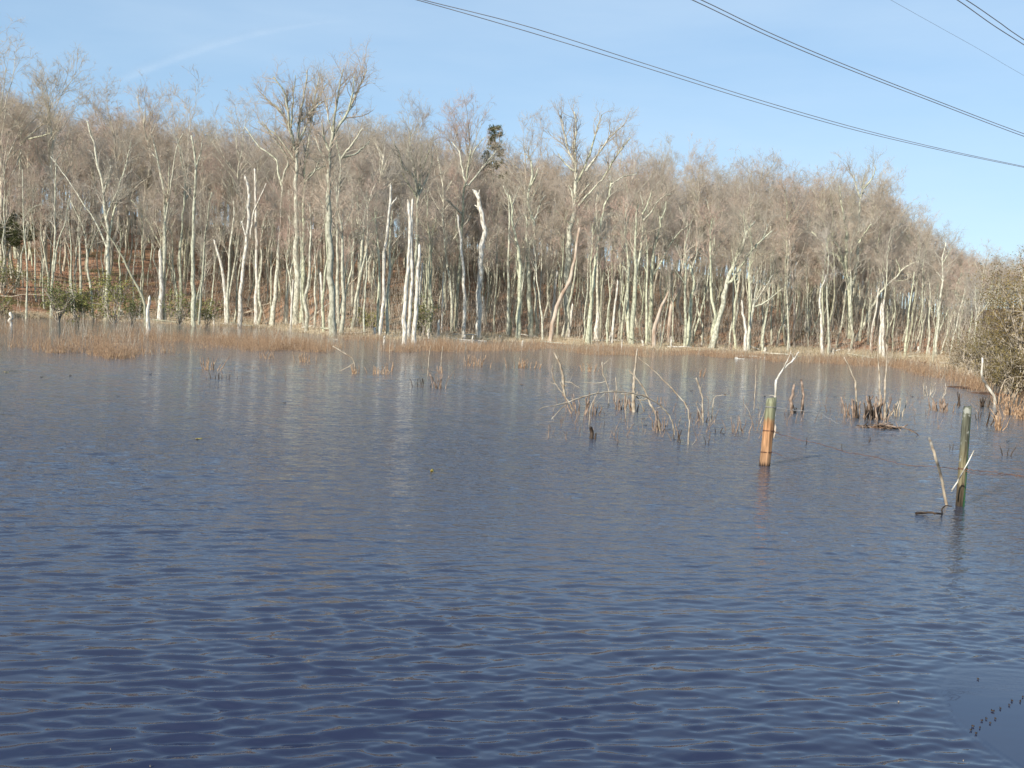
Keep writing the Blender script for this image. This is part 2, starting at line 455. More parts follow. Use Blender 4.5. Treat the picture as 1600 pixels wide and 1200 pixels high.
def hero(kind, label, w, main, limbs=(), mat=None, tw=1.0, top=.45, group=None):
    """kind: l living, s snag, b stub. main: picture points from the base up; limbs: 'width:points'"""
    pts = parse(main)
    g = on_ground(*pts[0])
    Y0 = g[1]
    rnd = np.random.default_rng(int(pts[0][0] * 7 + pts[-1][1] * 13))
    org = g.copy()
    o = link('bare_tree' if kind == 'l' else 'dead_snag', None, loc=org)
    tag(o, label, 'tree' if kind == 'l' else 'dead tree', group or ('bare trees along the far shore' if kind == 'l' else 'bleached snags along the far shore'))
    px2m = Y0 / FPX
    lean = rnd.normal() * .03
    P = np.array([at_y(x, y, Y0 + lean * (pts[0][1] - y) * px2m) for x, y in pts])
    P[0, 2] -= .3
    k = max(7, int(len(pts) * 2.5))
    C = curve(P, k)
    C[1:] += rnd.normal(size=C[1:].shape) * w * px2m * .10
    r0 = w * px2m * .5
    tip = .32 if kind == 'l' else top
    Rr = r0 * np.linspace(1.0, tip, k) * (1 + .07 * rnd.normal(size=k))
    Rr[0] *= 1.3
    bark = mat or (M_bark if kind == 'l' else M_snag)
    mb = MB(); mb.sweep(C, Rr, 8, cap=True, spike=(2.2 if kind != 'l' else 1.5))
    put('trunk', mb, bark, o, org)
    allP, allR = [], []
    if kind == 'l':
        h = int(k * .45)
        allP.append(curve(C[h:], 8)); allR.append(np.linspace(Rr[h], Rr[-1], 8))
    for lb in limbs:
        ws, ps = lb.split(':')
        lw = float(ws); lp = parse(ps)
        dz = rnd.normal() * .28
        LP = np.array([at_y(x, y, Y0 + lean * (pts[0][1] - y) * px2m + dz * math.hypot(x - lp[0][0], y - lp[0][1]) * px2m) for x, y in lp])
        kk = max(6, len(lp) * 3)
        LC = curve(LP, kk)
        LC[1:] += rnd.normal(size=LC[1:].shape) * lw * px2m * .12
        LR = lw * px2m * .5 * np.linspace(1.0, .38, kk)
        mb = MB(); mb.sweep(LC, LR, 6, cap=True)
        put('branch', mb, bark, o, org)
        allP.append(curve(LC, 8)); allR.append(np.linspace(LR[0], LR[-1], 8))
    if kind == 'l' and tw > 0:
        P0 = np.stack(allP); R0 = np.stack(allR)
        Lm = np.linalg.norm(np.diff(P0, axis=1), axis=2).sum()
        n1 = int(max(6, Lm * 1.5 * tw)); sc_ = min(1.0, (pts[0][1] - pts[-1][1]) * px2m / 9)
        P1, R1 = spawn(P0, R0, n1, 1.0 * sc_, 2.6 * sc_, .5, 5, spread=.7, up=.25, rnd=rnd, rmin=.012, rmax=.04)
        P2, R2 = spawn(P1, R1, n1 * 6, .5 * sc_, 1.4 * sc_, .6, 3, spread=.7, up=.15, rnd=rnd, rmin=.007)
        P3, R3 = spawn(P2, R2, n1 * 18, .3, .8, .7, 2, spread=.7, up=.1, rnd=rnd, rmin=.006)
        mb = MB(); mb.sweep(P1, R1, 4); mb.sweep(P2, R2, 3); mb.sweep(P3, R3, 3)
        c = put('crown', mb, M_twig_hero, o, org)
        c['kind'] = 'stuff'
    return o

H = [
 ('l', 'two-stemmed grey tree highest on the red slope at the left edge', 6, '25,404 24,370 29,340 30,300 32,225 35,200', ['4:25,385 22,355 17,320 15,257 10,235 -2,214', '3:34,205 25,190 6,172', '3:33,225 42,215 75,188', '3:40,218 60,214 92,203']),
 ('l', 'thin crooked stem nearest the left edge of the far shore', 3, '41,498 43,420 38,370 36,320 35,265', ['1.5:38,340 50,325 66,318']),
 ('l', 'slim tree with a second stem forking from low right, below the red slope', 5, '79,497 82,440 84,400 86,350 86,300 88,250', ['3:85,425 90,382 102,347 107,310']),
 ('l', 'S-curved slim tree forking at mid height, before the laurel bushes', 5, '146,499 143,460 137,420 136,390 130,355 120,335 110,312', ['3:137,402 148,370 158,350 166,320']),
 ('l', 'wide Y-shaped tree whose arms cross over the laurel bushes', 7.5, '165,501 168,450 169,400 169,365 165,335 160,290 150,240 136,192', ['3:168,390 158,365 145,340 135,325 105,280 80,245', '4:171,370 175,345 185,300 200,245 205,222', '2.5:163,300 168,280 174,258', '3:165,345 172,325 187,290']),
 ('l', 'long tree leaning left out of the reeds with its foot on a short stub', 5, '228,509 225,472 207,435 190,400 172,372 158,345', []),
 ('s', 'short thick snapped stub in the reeds under a left-leaning stem', 7.5, '232,517 231,490 234,465', []),
 ('s', 'broad white snag cut off at chest height of the taller tree behind', 9, '250,503 252,450 251,394', []),
 ('l', 'tall grey trunk rising right behind a broad white stub', 7, '257,502 256,470 258,350 255,300 250,265 245,245 237,212', ['3.5:258,337 264,290 264,250', '3:258,350 267,290 275,235 286,208', '3:252,280 246,250 238,240']),
 ('l', 'slanting tree with dark foot leaning left across the grey trunk', 5, '278,462 268,425 250,382 228,340 205,312', []),
 ('l', 'slim trunk ending in a narrow V, left of two parallel trunks', 5.5, '280,500 283,450 281,400 284,360 287,310 290,285 282,240 275,215', ['3:287,315 297,300 291,272 282,230']),
 ('l', 'straight pale trunk forking low into a thick and a thin stem near the left bay', 8, '303,511 302,460 302,425 301,375 303,310 306,252 300,212', ['4:311,507 314,462 319,400 322,362 330,300', '2.5:306,262 314,235 316,215']),
 ('s', 'leaning snag with a bare top meeting its neighbour at the foot', 6, '354,508 352,462 345,412 335,375', []),
 ('l', 'slim stem rising out of the foot shared with a leaning snag', 5.5, '355,508 356,450 358,400 366,330 364,315', []),
 ('s', 'white leaning snag with a short stub arm on its left side', 7.5, '374,512 377,460 380,412 386,375 388,330 387,290 384,277', ['3:384,368 377,345']),
 ('s', 'snag forked near its top with one long bare arm to the right', 6, '400,508 401,425 401,375 399,320 397,265', ['4:392,372 396,335 416,287']),
 ('l', 'leaning trunk that splits into two thin antlers at canopy height', 8, '425,509 430,460 434,410 437,370 440,300 441,282', ['3.5:440,290 434,265 432,250 407,230 382,198', '3.5:441,287 445,268 450,250 425,212 410,190']),
 ('l', 'thin straight trunk between the antler-topped tree and the twin giants', 4, '444,507 448,440 449,375 451,330 450,297', []),
 ('l', 'left of the twin giants, thick trunk under the widest domed crown', 11, '462,507 464,425 462,360 462,310 464,285 462,250 461,230 455,205', ['5:461,235 452,195 446,150 428,120', '5:464,240 468,190 475,150 480,112', '4:455,205 440,175 410,148', '4:466,225 490,170 510,132', '3.5:460,250 435,215 402,190', '3:455,200 458,150 462,118', '3:470,190 495,165 522,150']),
 ('l', 'right of the twin giants, grey trunk partly hidden behind its twin', 8.5, '472,503 473,440 474,375 475,300 476,255 481,230', ['4:476,285 490,268 500,250', '3.5:480,275 495,265 512,258', '4:481,232 486,195 492,150 500,118', '3:478,240 470,215 464,190']),
 ('l', 'thickest trunk of the shore, yellowish, with its foot in the reeds', 13, '520,527 518,480 516,430 514,350 515,300 514,260 517,225 520,205', ['5:515,235 507,220 503,190', '5:519,215 528,198 536,187 545,172 560,140 572,110', '4:521,205 524,175 530,140 536,108', '4:516,255 500,235 492,215', '3:545,172 552,140 553,118', '3.5:520,210 512,180 508,150']),
 ('l', 'right-hand trunk beside the thickest one, antler limbs swept right', 6, '530,512 527,450 527,387 526,350 529,300 531,270 533,245', ['4:533,248 545,232 558,215 566,200', '3.5:534,246 556,240 578,221', '3:532,250 527,230 524,215']),
 ('s', 'white snag pressed against the front of the thickest trunk', 5.5, '520,420 519,360 520,310 520,272', []),
 ('s', 'thin broken snag just left of the thickest trunk', 6, '505,509 503,462 500,428', []),
 ('l', 'slender tree propped by a diagonal fallen pole', 6, '557,509 560,450 564,412 567,362 570,335 580,305 586,287', ['3:564,400 563,360 563,318', '2:572,350 585,342 602,337']),
 ('s', 'crooked snag with a gnawed orange flared foot', 6, '592,528 598,480 600,445 600,400 603,380 608,330 610,305 611,290', ['3:610,322 620,308']),
 ('l', 'upright trunk just right of the snag with the gnawed foot', 6, '605,527 605,462 609,425 609,375 613,330', []),
 ('s', 'left pole of the white triple snag, twin-pronged at its top', 8, '632,540 632,500 633,470 637,425 640,380 639,315', []),
 ('s', 'middle pole of the white triple snag', 6, '638,530 642,470 644,430 643,375 645,312', []),
 ('s', 'right pole of the white triple snag, thick and broken lower down', 7, '647,537 650,475 653,425 655,385', []),
 ('s', 'short snag with a bent-over top behind the white triple snag', 5, '654,515 655,470 660,413', []),
 ('l', 'broom-shaped tree with many steep limbs behind the white triple snag', 8, '653,517 652,440 651,387 652,330 654,300', ['4:653,305 645,275 630,262 624,240 614,222', '4:653,300 648,265 642,240 640,205', '4:655,300 657,262 660,225', '3.5:655,303 668,275 677,240', '3:652,310 636,285 628,268', '3:654,290 662,262 670,235', '3:650,285 646,260 636,232']),
 ('l', 'thin straight stem right of the white triple snag', 4.5, '664,509 666,462 667,412 669,370 668,350', []),
 ('s', 'knee-high white stump with a thin stick beside it', 6, '686,527 685,515 685,502', ['2:690,520 692,450 693,425']),
 ('l', 'thin wavy stem between the triple snag and the white-faced pair', 5, '706,521 705,462 700,425 695,387 692,350 691,325', []),
 ('l', 'grey trunk with a wide open fork high up, left of the white-faced snags', 7, '711,518 715,450 719,400 722,350 725,300 729,280 731,255 737,235', ['3.5:729,290 722,262 718,238 706,222', '3:731,265 740,238 748,225 757,215', '3.5:732,290 742,277 757,258 775,235', '3:722,335 705,318 694,312']),
 ('s', 'slim white snag tapering to a point, left of the whitest snag', 6, '724,529 726,475 724,425 720,375 716,337', []),
 ('s', 'whitest and most eye-catching snag, bent at two-thirds and pronged on top', 10.5, '749,530 748,475 750,425 752,395 757,365 755,345 751,325 744,297', ['4:752,332 747,325 742,320', '3:748,305 749,297']),
 ('s', 'short white stub against the right side of the whitest snag', 6, '755,505 756,465', []),
 ('l', 'white trunk bending left with a dead side stub, between two grey trunks', 8, '811,531 811,462 813,430 812,410 807,375 802,350 800,325 796,305', ['3:811,435 807,412 805,395', '3:796,310 790,300 787,290', '2:800,320 808,300 812,290']),
 ('l', 'thin grey trunk just left of the white bending one', 5.5, '794,527 795,475 794,425 795,387 796,325 793,295', []),
 ('l', 'ringed grey trunk that opens like a lyre', 9, '830,527 827,475 826,425 826,392 832,378 836,365 833,345 830,335 826,317 828,290 832,275 831,250', ['4.5:826,390 822,362 824,347 818,335', '3.5:833,348 840,332 845,315 852,305', '3:829,290 837,275 840,262', '3:831,255 826,245 820,240']),
 ('l', 'very thin stem right of the lyre-shaped tree', 3.2, '841,522 844,475 846,412 846,382', []),
 ('s', 'blunt stub standing behind the long leaning pole', 6.5, '861,520 864,482 867,450 870,426', []),
 ('s', 'long reddish leaning pole crossing in front of the central giant', 7, '859,534 865,500 877,462 889,440 897,410 902,380 905,358', []),
 ('l', 'central giant leaning slightly right below the rounded high crown', 12.5, '884,527 885,480 886,430 888,390 891,360 898,325 901,290 899,255 896,228', ['5:896,332 894,302 888,290', '4.5:900,315 908,303 922,287', '4:903,322 915,308 942,280', '4:901,285 912,265 922,238 932,205 940,180', '4:899,258 888,235 880,200 876,180', '4:897,235 900,205 898,175', '4:915,268 935,240 955,212 975,195', '3.5:942,280 962,245 985,215', '3:890,350 880,340 868,330', '3.5:900,268 885,258 872,240']),
 ('s', 'pointed grey stub right of the central giant', 6, '887,530 891,505 894,478', []),
 ('l', 'leaning trunk with a white foot and a reddish stripe, right of the central giant', 7.5, '919,539 921,500 925,462 929,425 932,400 937,362 942,332 952,300 956,283', ['2.5:955,288 975,276 995,272']),
 ('s', 'thick squat stub with a peeled edge', 9, '931,534 933,508 934,490', []),
 ('l', 'straight slim trunk directly behind the squat peeled stub', 5, '935,531 933,425 933,362 931,330 935,300', []),
 ('l', 'thin leaning stem reaching right above the marsh', 4.2, '938,528 940,462 944,425 951,387 957,362 969,345', []),
 ('l', 'thin grey pole in the middle of the right-centre thicket', 4.5, '950,534 952,475 956,430 956,400 959,368', []),
 ('s', 'white blunt-topped pole, knee of the right-centre thicket', 5, '955,537 959,500 965,440', []),
 ('l', 'trunk dividing at mid height into two parallel uprights', 8, '986,538 989,500 992,450 993,400 994,350 996,320', ['4.5:993,430 1000,400 1004,365 1005,330 1001,305', '3:1005,345 1017,332 1030,312 1050,302', '3:1004,335 1012,318 1018,300']),
 ('l', 'trunk throwing one long thin limb far out to the right', 8.5, '1014,538 1017,487 1019,425 1024,387 1030,362 1031,340', ['3.5:1021,430 1037,402 1055,370 1077,350', '2.5:1030,350 1038,330 1041,315']),
 ('s', 'reddish snag leaning right with a jagged tip over a white stub', 7.5, '1021,544 1025,505 1032,485 1044,457', ['4:1020,545 1022,528 1023,514']),
 ('l', 'slim trunk leaning right then straightening, beside the reddish snag', 6, '1044,537 1047,492 1057,455 1072,415 1087,395 1090,375 1087,345', ['3:1086,395 1094,385 1104,375']),
 ('l', 'stout bent trunk with a curling side twig', 9, '1074,542 1077,505 1081,467 1084,442 1076,415', ['4:1083,440 1082,418 1088,400 1090,380', '2:1090,392 1102,400 1114,410']),
 ('l', 'great V-shaped tree leaning right with two long diverging limbs', 10, '1110,544 1120,510 1127,480 1135,445 1142,422 1160,390 1167,362 1180,348', ['5.5:1137,442 1148,435 1160,412 1180,385 1205,362', '3:1165,368 1163,348 1162,330', '3:1180,385 1192,372 1200,350', '3.5:1141,425 1150,400 1157,380 1175,352']),
 ('l', 'thin tree leaning right at the left foot of the great V-shaped one', 4.5, '1110,520 1115,485 1122,465 1131,442', []),
 ('s', 'white short snag curving left, right of the great V-shaped tree', 5.5, '1164,552 1165,517 1161,490 1159,470', []),
 ('l', 'low fan of limbs spreading from one short trunk', 6.5, '1169,547 1172,505 1177,480 1184,430', ['3:1177,478 1195,450 1207,430', '3:1178,480 1200,470 1222,450', '2.5:1176,478 1173,450 1172,430', '2.5:1180,470 1192,440 1197,412']),
 ('l', 'straight thin stem in the gap right of the low fan tree', 4, '1205,539 1206,480 1208,435 1209,405', []),
 ('l', 'crooked thin tree slanting right over the mossy bank', 4.2, '1212,546 1217,520 1227,497 1237,470 1245,445', []),
 ('s', 'short slanted pole on the mossy bank', 4.5, '1235,548 1232,530 1227,508', []),
 ('l', 'white straight trunk standing clear before the reddish slope', 5, '1241,542 1241,480 1239,442 1235,405 1234,375', []),
 ('s', 'snapped white trunk leaning right with its top bent like an elbow', 6.5, '1257,510 1269,467 1277,440 1292,417', ['2.5:1291,418 1302,410 1312,403']),
 ('s', 'bright white crooked snag standing at the water on the right', 5.5, '1284,556 1284,505 1281,480', ['3.5:1281,482 1281,460 1291,430']),
 ('l', 'wispy stem between the bright crooked snag and the big right-hand tree', 3, '1311,517 1309,480 1305,450', []),
 ('l', 'biggest tree of the right side, forked like a candelabrum', 11, '1330,528 1328,480 1325,442 1320,417 1322,380 1321,350', ['5.5:1320,418 1310,402 1292,390 1270,362', '4.5:1315,405 1310,388 1300,372 1287,350', '6:1327,465 1333,440 1339,405 1342,375 1342,330 1347,300 1352,272', '3.5:1342,380 1350,365 1362,350', '3.5:1345,310 1338,292 1334,275', '3:1321,352 1315,320 1312,290', '3:1349,295 1362,280 1368,262']),
 ('l', 'slim stem just left of the candelabrum tree', 4, '1319,512 1320,470 1321,440', []),
 ('l', 'tree leaning far right with a hooked fork at its end', 5.5, '1336,533 1356,492 1371,464 1386,446 1401,432 1412,419 1435,408', ['2.5:1392,440 1411,438 1432,432', '2.5:1406,426 1404,415 1400,405']),
 ('l', 'thin stem crossing behind the hooked leaning tree', 4, '1343,533 1348,492 1355,452 1362,420', []),
 ('l', 'thin pole right of the candelabrum trunk', 3.2, '1336,505 1342,436 1350,420', []),
 ('l', 'lower thin pole in the right thicket, grey', 3, '1356,538 1358,492 1362,455', []),
 ('s', 'white-footed thin pole in the right thicket', 3.5, '1360,550 1363,511 1369,483 1373,451', []),
 ('s', 'left of two white poles standing close together in the right bay', 5, '1375,556 1376,511 1377,475', []),
 ('s', 'right of two white poles standing close together in the right bay', 5, '1381,560 1380,492 1382,470', []),
 ('l', 'low-forked tree with a limb sweeping right, in the right bay', 4.5, '1386,541 1387,510 1387,487', ['3:1387,520 1390,511 1401,483 1408,455']),
 ('l', 'white-footed slim tree in the middle of the right bay', 4, '1413,558 1417,520 1420,485 1426,451 1429,425', []),
 ('l', 'thin tree leaning right in the right bay', 3.2, '1422,551 1431,502 1437,479 1442,455', []),
 ('l', 'thin twisted tree left of the last bright trunk', 4, '1446,560 1452,530 1452,492 1454,459 1452,435', []),
 ('l', 'last bright tall trunk before the far right ridge', 5.5, '1461,560 1464,520 1467,492 1471,455 1474,436 1473,405 1478,380', ['3.5:1464,530 1471,510 1478,492 1485,480', '2:1473,440 1468,430 1463,425', '2:1474,410 1482,395 1490,385']),
 ('l', 'thin leaning stem right of the last bright trunk', 3, '1469,554 1480,520 1489,492', []),
 ('l', 'lower leaning stem towards the olive shrubs', 3, '1476,543 1486,522 1493,496 1497,480', []),
 ('l', 'faint thin stem closest to the olive shrubs', 2.2, '1496,538 1501,507 1505,480', []),
]
for h in H:
    kind, label, w, main, limbs = h
    mt = M_bark_red if 'reddish' in label and 'white foot' not in label else None
    hero(kind, label, w, main, limbs, mt, tw=(1.9 if any(k_ in label for k_ in ('giant', 'thickest', 'candelabrum', 'broom')) else 1.15), top=(.55 if kind == 's' else .4))

# woodland trees behind the shoreline, copies of a few grown ones
def grow_tree(seed, h, r0, n1, dens, slim, low=.35, spread=.62, bark=None):
    rnd = np.random.default_rng(seed)
    k = 9
    t = np.linspace(0, 1, k)
    P = np.stack([np.cumsum(rnd.normal(size=k) * .012 * h) * (t > 0), np.cumsum(rnd.normal(size=k) * .012 * h), t * h], 1)
    P[0] = (0, 0, -.5)
    R = r0 * (1 - .85 * t) + .01
    tr = MB(); tr.sweep(P, R, 7)
    P0, R0 = P[None], R[None]
    P1, R1 = spawn(P0, R0, n1, h * .22 * slim, h * .42 * slim, .55, 5, spread=spread, up=.3, tmin=low, rnd=rnd, wob=.14, rmax=.09, rmin=.02)
    cut = MB(); 
    tr.sweep(P1, R1, 5)
    top = np.concatenate([P1, curve(P[4:], 6)[None]]); topR = np.concatenate([R1, np.linspace(R[4], R[-1], 6)[None]])
    P2, R2 = spawn(top, topR, int(n1 * 5 * dens), h * .10, h * .20, .5, 4, spread=.65, up=.2, rnd=rnd, rmin=.012)
    P3, R3 = spawn(P2, R2, int(n1 * 20 * dens), h * .04, h * .09, .6, 3, spread=.7, up=.15, rnd=rnd, rmin=.008)
    P4, R4 = spawn(P3, R3, int(n1 * 120 * dens), .25, .65, .8, 2, spread=.7, up=.12, rnd=rnd, rmin=.0068)
    cut.sweep(P2, R2, 3); cut.sweep(P3, R3, 3); cut.sweep(P4, R4, 3)
    return tr.mesh('trunk', bark or M_bark_bg), cut.mesh('crown', M_twig)

CANOPY = [grow_tree(100 + i, 13.0, .15, 19, 1.0, 1.0, .26) for i in range(7)]
MIDDLE = [grow_tree(200 + i, 9.5, .085, 12, .8, .85, .42, bark=M_bark) for i in range(7)]
POLE = [grow_tree(400 + i, 8.5, .10, 6, .6, .8, .5, spread=.5, bark=M_bark) for i in range(5)]
ROUND = [grow_tree(300 + i, 13.0, .15, 21, 1.1, 1.15, .42, spread=.8) for i in range(5)]
def top_of(pr): return float(np.percentile([v.co.z for v in pr[1].vertices], 97.5))
TOPS = [top_of(p_) for p_ in ROUND]
HSC = table([0, 1350, 1430, 1470, 1540, 1600], [1.0, 1.0, .80, .52, .45, .55])

def plant(proto, x, y, s, rz, label, group, name='bare_tree', cat='tree', lean=(0, 0), z=None):
    z = float(terrain(x, y)) if z is None else z
    o = link(name, None, loc=(x, y, z))
    o.rotation_euler = (lean[0], lean[1], rz); o.scale = (s[0], s[0], s[1])
    tag(o, label, cat, group)
    link('trunk', proto[0], o)
    c = link('crown', proto[1], o); c['kind'] = 'stuff'
    return o

# crowns that stand out on the skyline: column, top, distance, proto, label
SKY = [(14, 58, 86, 'high crown cut by the left picture edge, tallest there'), (74, 88, 90, 'round-topped tree standing above the wood near the left edge'),
       (180, 128, 100, 'rounded crown just right of the gap in the left skyline'), (232, 134, 106, 'grey crown in the left skyline, third from the edge'),
       (305, 134, 104, 'spiky crown in the dip left of the widest crown'), (372, 150, 102, 'low grey crown touching the widest crown from the left'),
       (560, 165, 98, 'feathery grey crown low on the right of the giants'), (642, 158, 104, 'small grey crown alone above the broom-shaped tree'),
       (738, 160, 106, 'pale crown left of the little pine top'), (822, 180, 104, 'pale crown between the pine top and the central giant'),
       (985, 205, 100, 'grey crown right behind the central giant'), (1052, 226, 108, 'left one of two spiky crowns in the right half'),
       (1092, 224, 106, 'right one of two spiky crowns in the right half'), (1182, 240, 104, 'domed pale crown on the right skyline'),
       (1248, 264, 100, 'dense brown crown right of the domed pale one'), (1292, 258, 103, 'dark dense crown before the candelabrum tree'),
       (1352, 256, 98, 'open crown with sky holes above the candelabrum tree'), (1402, 282, 98, 'wide fan crown at the shoulder of the right skyline'),
       (1432, 318, 100, 'right-leaning grey crown where the skyline drops'), (1488, 372, 104, 'small wispy crown above the last bright trunk'),
       (1515, 398, 112, 'tiny wispy crown left of the distant pine')]
for i, (px, py, D, lab) in enumerate(SKY):
    p = at_y(px, py, D)
    gz = float(terrain(p[0], p[1]))
    s = (p[2] - gz) / TOPS[i % 5]
    plant(ROUND[i % 5], p[0], p[1], (s * 1.1, s), i * 1.7, lab, 'crowns standing out on the skyline')

MG = 'bare trees filling the wood behind the shore'
rnd = np.random.default_rng(77)
LM = ['beyond the left picture edge', 'at the left picture edge', 'the tallest left slope tree', 'the first left slim trees', 'the laurel bushes', 'the S-curved tree', 'the wide Y-shaped tree', 'the short stub in the reeds',
      'the broad white snag stub', 'the low-forked pale trunk', 'the left leaning snag', 'the snag with a stub arm', 'the one-armed forked snag', 'the antler-topped tree', 'the twin giants', 'the thickest trunk', 'the slender propped tree',
      'the snag with the gnawed foot', 'the white triple snag', 'the knee-high white stump', 'the wide high open fork', 'the whitest snag', 'the white bending trunk', 'the lyre-shaped tree', 'the central giant', 'the white-footed leaning trunk',
      'the right-centre thicket poles', 'the parallel uprights', 'the long-limbed tree', 'the stout bent trunk', 'the great V-shaped tree', 'the low fan tree', 'the mossy bank', 'the elbowed white trunk', 'the candelabrum tree',
      'the hooked leaning tree', 'the two close white poles', 'the right bay', 'the last bright trunk']
LX = [-130, -20, 25, 60, 95, 140, 168, 215, 250, 303, 350, 380, 400, 430, 466, 518, 558, 600, 642, 686, 712, 750, 805, 828, 886, 925, 955, 990, 1020, 1076, 1125, 1175, 1225, 1262, 1330, 1360, 1378, 1410, 1462]
used_lab = {}
def where(kind_, px_, rowword):
    k_ = int(np.argmin([abs(px_ - v) for v in LX])); nm = LM[k_]
    rel = rowword if nm.startswith('the') else ''
    base = f'{kind_} {rel} {nm}'.replace('  ', ' ')
    c_ = used_lab.get(base, 0); used_lab[base] = c_ + 1
    base = base.replace('tall bare tree on the slope', 'tall tree on slope').replace('slim bare tree in the thicket', 'slim thicket tree')
    return base + ['', ', second from left', ', third one', ', fourth one', ', fifth one', ', sixth one'][min(c_, 5)]
for i, px in enumerate(np.linspace(60, 1505, 76)):   # pale slim trunks right on the bank
    px += rnd.uniform(-10, 10); th = math.atan2((px - 800) / FPX, 1)
    if 695 < px < 752 or 590 < px < 640: continue          # open water side of the bleached snags
    r = float(RS(th)) + rnd.uniform(.5, 6.5); x, y = r * math.sin(th), r * math.cos(th)
    s = rnd.uniform(.6, 1.15) * float(HSC(th)) * (1 if px < 1350 else 1.05)
    plant(POLE[rnd.integers(5)], x, y, (s * rnd.uniform(.8, 1.3), s), rnd.uniform(0, 6.28), where('pale slender tree', px, 'nearest to'), 'pale slender trees on the bank', lean=tuple(rnd.normal(size=2) * .07))
cols = np.linspace(-70, 1520, 80)
for i, px in enumerate(cols):                      # slim middle storey, close behind the shore
    px += rnd.uniform(-9, 9)
    th = math.atan2((px - 800) / FPX, 1)
    r = float(RS(th)) + rnd.uniform(4, 22)
    x, y = r * math.sin(th), r * math.cos(th)
    s = rnd.uniform(.75, 1.15) * float(HSC(th))
    plant(MIDDLE[rnd.integers(7)], x, y, (s * rnd.uniform(.8, 1.1), s), rnd.uniform(0, 6.28), where('slim bare tree in the thicket', px, 'close behind' if r - float(RS(th)) < 11 else 'well behind'), MG, lean=tuple(rnd.normal(size=2) * .06))
cols = np.linspace(-60, 1520, 64)
for i, px in enumerate(cols):                      # canopy trees on the slope
    px += rnd.uniform(-9, 9)
    th = math.atan2((px - 800) / FPX, 1)
    r = float(RS(th)) + 10 + (i % 3) * 9 + rnd.uniform(0, 9)
    x, y = r * math.sin(th), r * math.cos(th)
    s = rnd.uniform(.74, .95) * float(HSC(th))
    plant(CANOPY[rnd.integers(7)], x, y, (s * rnd.uniform(.9, 1.1), s), rnd.uniform(0, 6.28), where('tall bare tree on the slope', px, ['low down behind', 'halfway up behind', 'high up behind'][i % 3]), MG, lean=tuple(rnd.normal(size=2) * .04))

# the wood that goes on up the hill and along the far ridge: masses nobody could count, instanced from the grown trees
def mass(name, label, pts, scl, rot, protos, n_inst):
    me = bpy.data.meshes.new(name)
    me.vertices.add(len(pts)); me.vertices.foreach_set('co', np.asarray(pts, np.float32).ravel())
    for nm, arr in (('scl', scl), ('rot', rot)):
        at_ = me.attributes.new(nm, 'FLOAT_VECTOR', 'POINT'); at_.data.foreach_set('vector', np.asarray(arr, np.float32).ravel())
    o = link(name, me); tag(o, label, 'woodland', kind='stuff')
    ng = bpy.data.node_groups.new(name, 'GeometryNodeTree')
    ng.interface.new_socket('Geometry', in_out='INPUT', socket_type='NodeSocketGeometry')
    ng.interface.new_socket('Geometry', in_out='OUTPUT', socket_type='NodeSocketGeometry')
    N, L = ng.nodes, ng.links
    gi, go = N.new('NodeGroupInput'), N.new('NodeGroupOutput')
    g2i = N.new('GeometryNodeGeometryToInstance')
    for tr_o, cr_o in protos[::-1]:
        jn = N.new('GeometryNodeJoinGeometry')
        for ob in (tr_o, cr_o):
            oi = N.new('GeometryNodeObjectInfo'); oi.inputs['Object'].default_value = ob; oi.transform_space = 'ORIGINAL'
            L.new(oi.outputs['Geometry'], jn.inputs[0])
        g = N.new('GeometryNodeGeometryToInstance'); L.new(jn.outputs[0], g.inputs[0])
        if 'j2' not in locals(): j2 = N.new('GeometryNodeJoinGeometry')
        L.new(g.outputs[0], j2.inputs[0])
    iop = N.new('GeometryNodeInstanceOnPoints')
    iop.inputs['Pick Instance'].default_value = True
    a1 = N.new('GeometryNodeInputNamedAttribute'); a1.data_type = 'FLOAT_VECTOR'; a1.inputs['Name'].default_value = 'scl'
    a2 = N.new('GeometryNodeInputNamedAttribute'); a2.data_type = 'FLOAT_VECTOR'; a2.inputs['Name'].default_value = 'rot'
    rv = N.new('FunctionNodeRandomValue'); rv.data_type = 'INT'
    rv.inputs[4].default_value = 0; rv.inputs[5].default_value = len(protos) - 1
    L.new(gi.outputs[0], iop.inputs['Points']); L.new(j2.outputs[0], iop.inputs['Instance'])
    L.new(rv.outputs[2], iop.inputs['Instance Index'])
    L.new(a1.outputs['Attribute'], iop.inputs['Scale']); L.new(a2.outputs['Attribute'], iop.inputs['Rotation'])
    L.new(iop.outputs[0], go.inputs[0])
    md = o.modifiers.new('trees', 'NODES'); md.node_group = ng
    return o
def first_of(protos):
    out = []
    for a_, b_ in protos:
        oa = next(o for o in COL.objects if o.data == a_); ob = next(o for o in COL.objects if o.data == b_)
        out.append((oa, ob))
    return out
def scatter(n, lo, hi, px_lo, px_hi, s_lo, s_hi, wide, seed, thin=False, keep_=.3):
    rnd = np.random.default_rng(seed)
    px = rnd.uniform(px_lo, px_hi, n); th = np.arctan2((px - 800) / FPX, 1)
    base = np.where(px < 1500, RS(th), 96.0)
    r = base + lo + (hi - lo) * rnd.random(n)
    if thin:
        kp = (px > 235) | (r - base > 38) | (rnd.random(n) < keep_); px, th, r = px[kp], th[kp], r[kp]; n = len(px)
    x, y = r * np.sin(th), r * np.cos(th)
    s = rnd.uniform(s_lo, s_hi, n) * HSC(th)
    w_ = s * wide * rnd.uniform(.85, 1.2, n)
    return np.c_[x, y, terrain(x, y)], np.c_[w_, w_, s], np.c_[rnd.normal(size=n) * .05, rnd.normal(size=n) * .05, rnd.random(n) * 6.28]
fc, fm = first_of(CANOPY), first_of(MIDDLE)
P_, S_, R_ = scatter(760, 26, 80, -260, 1780, .70, .92, 1.1, 9, True, .6)
mass('distant_wood', 'grey brown mass of bare tree crowns on the hill behind', P_, S_, R_, fc, 620)
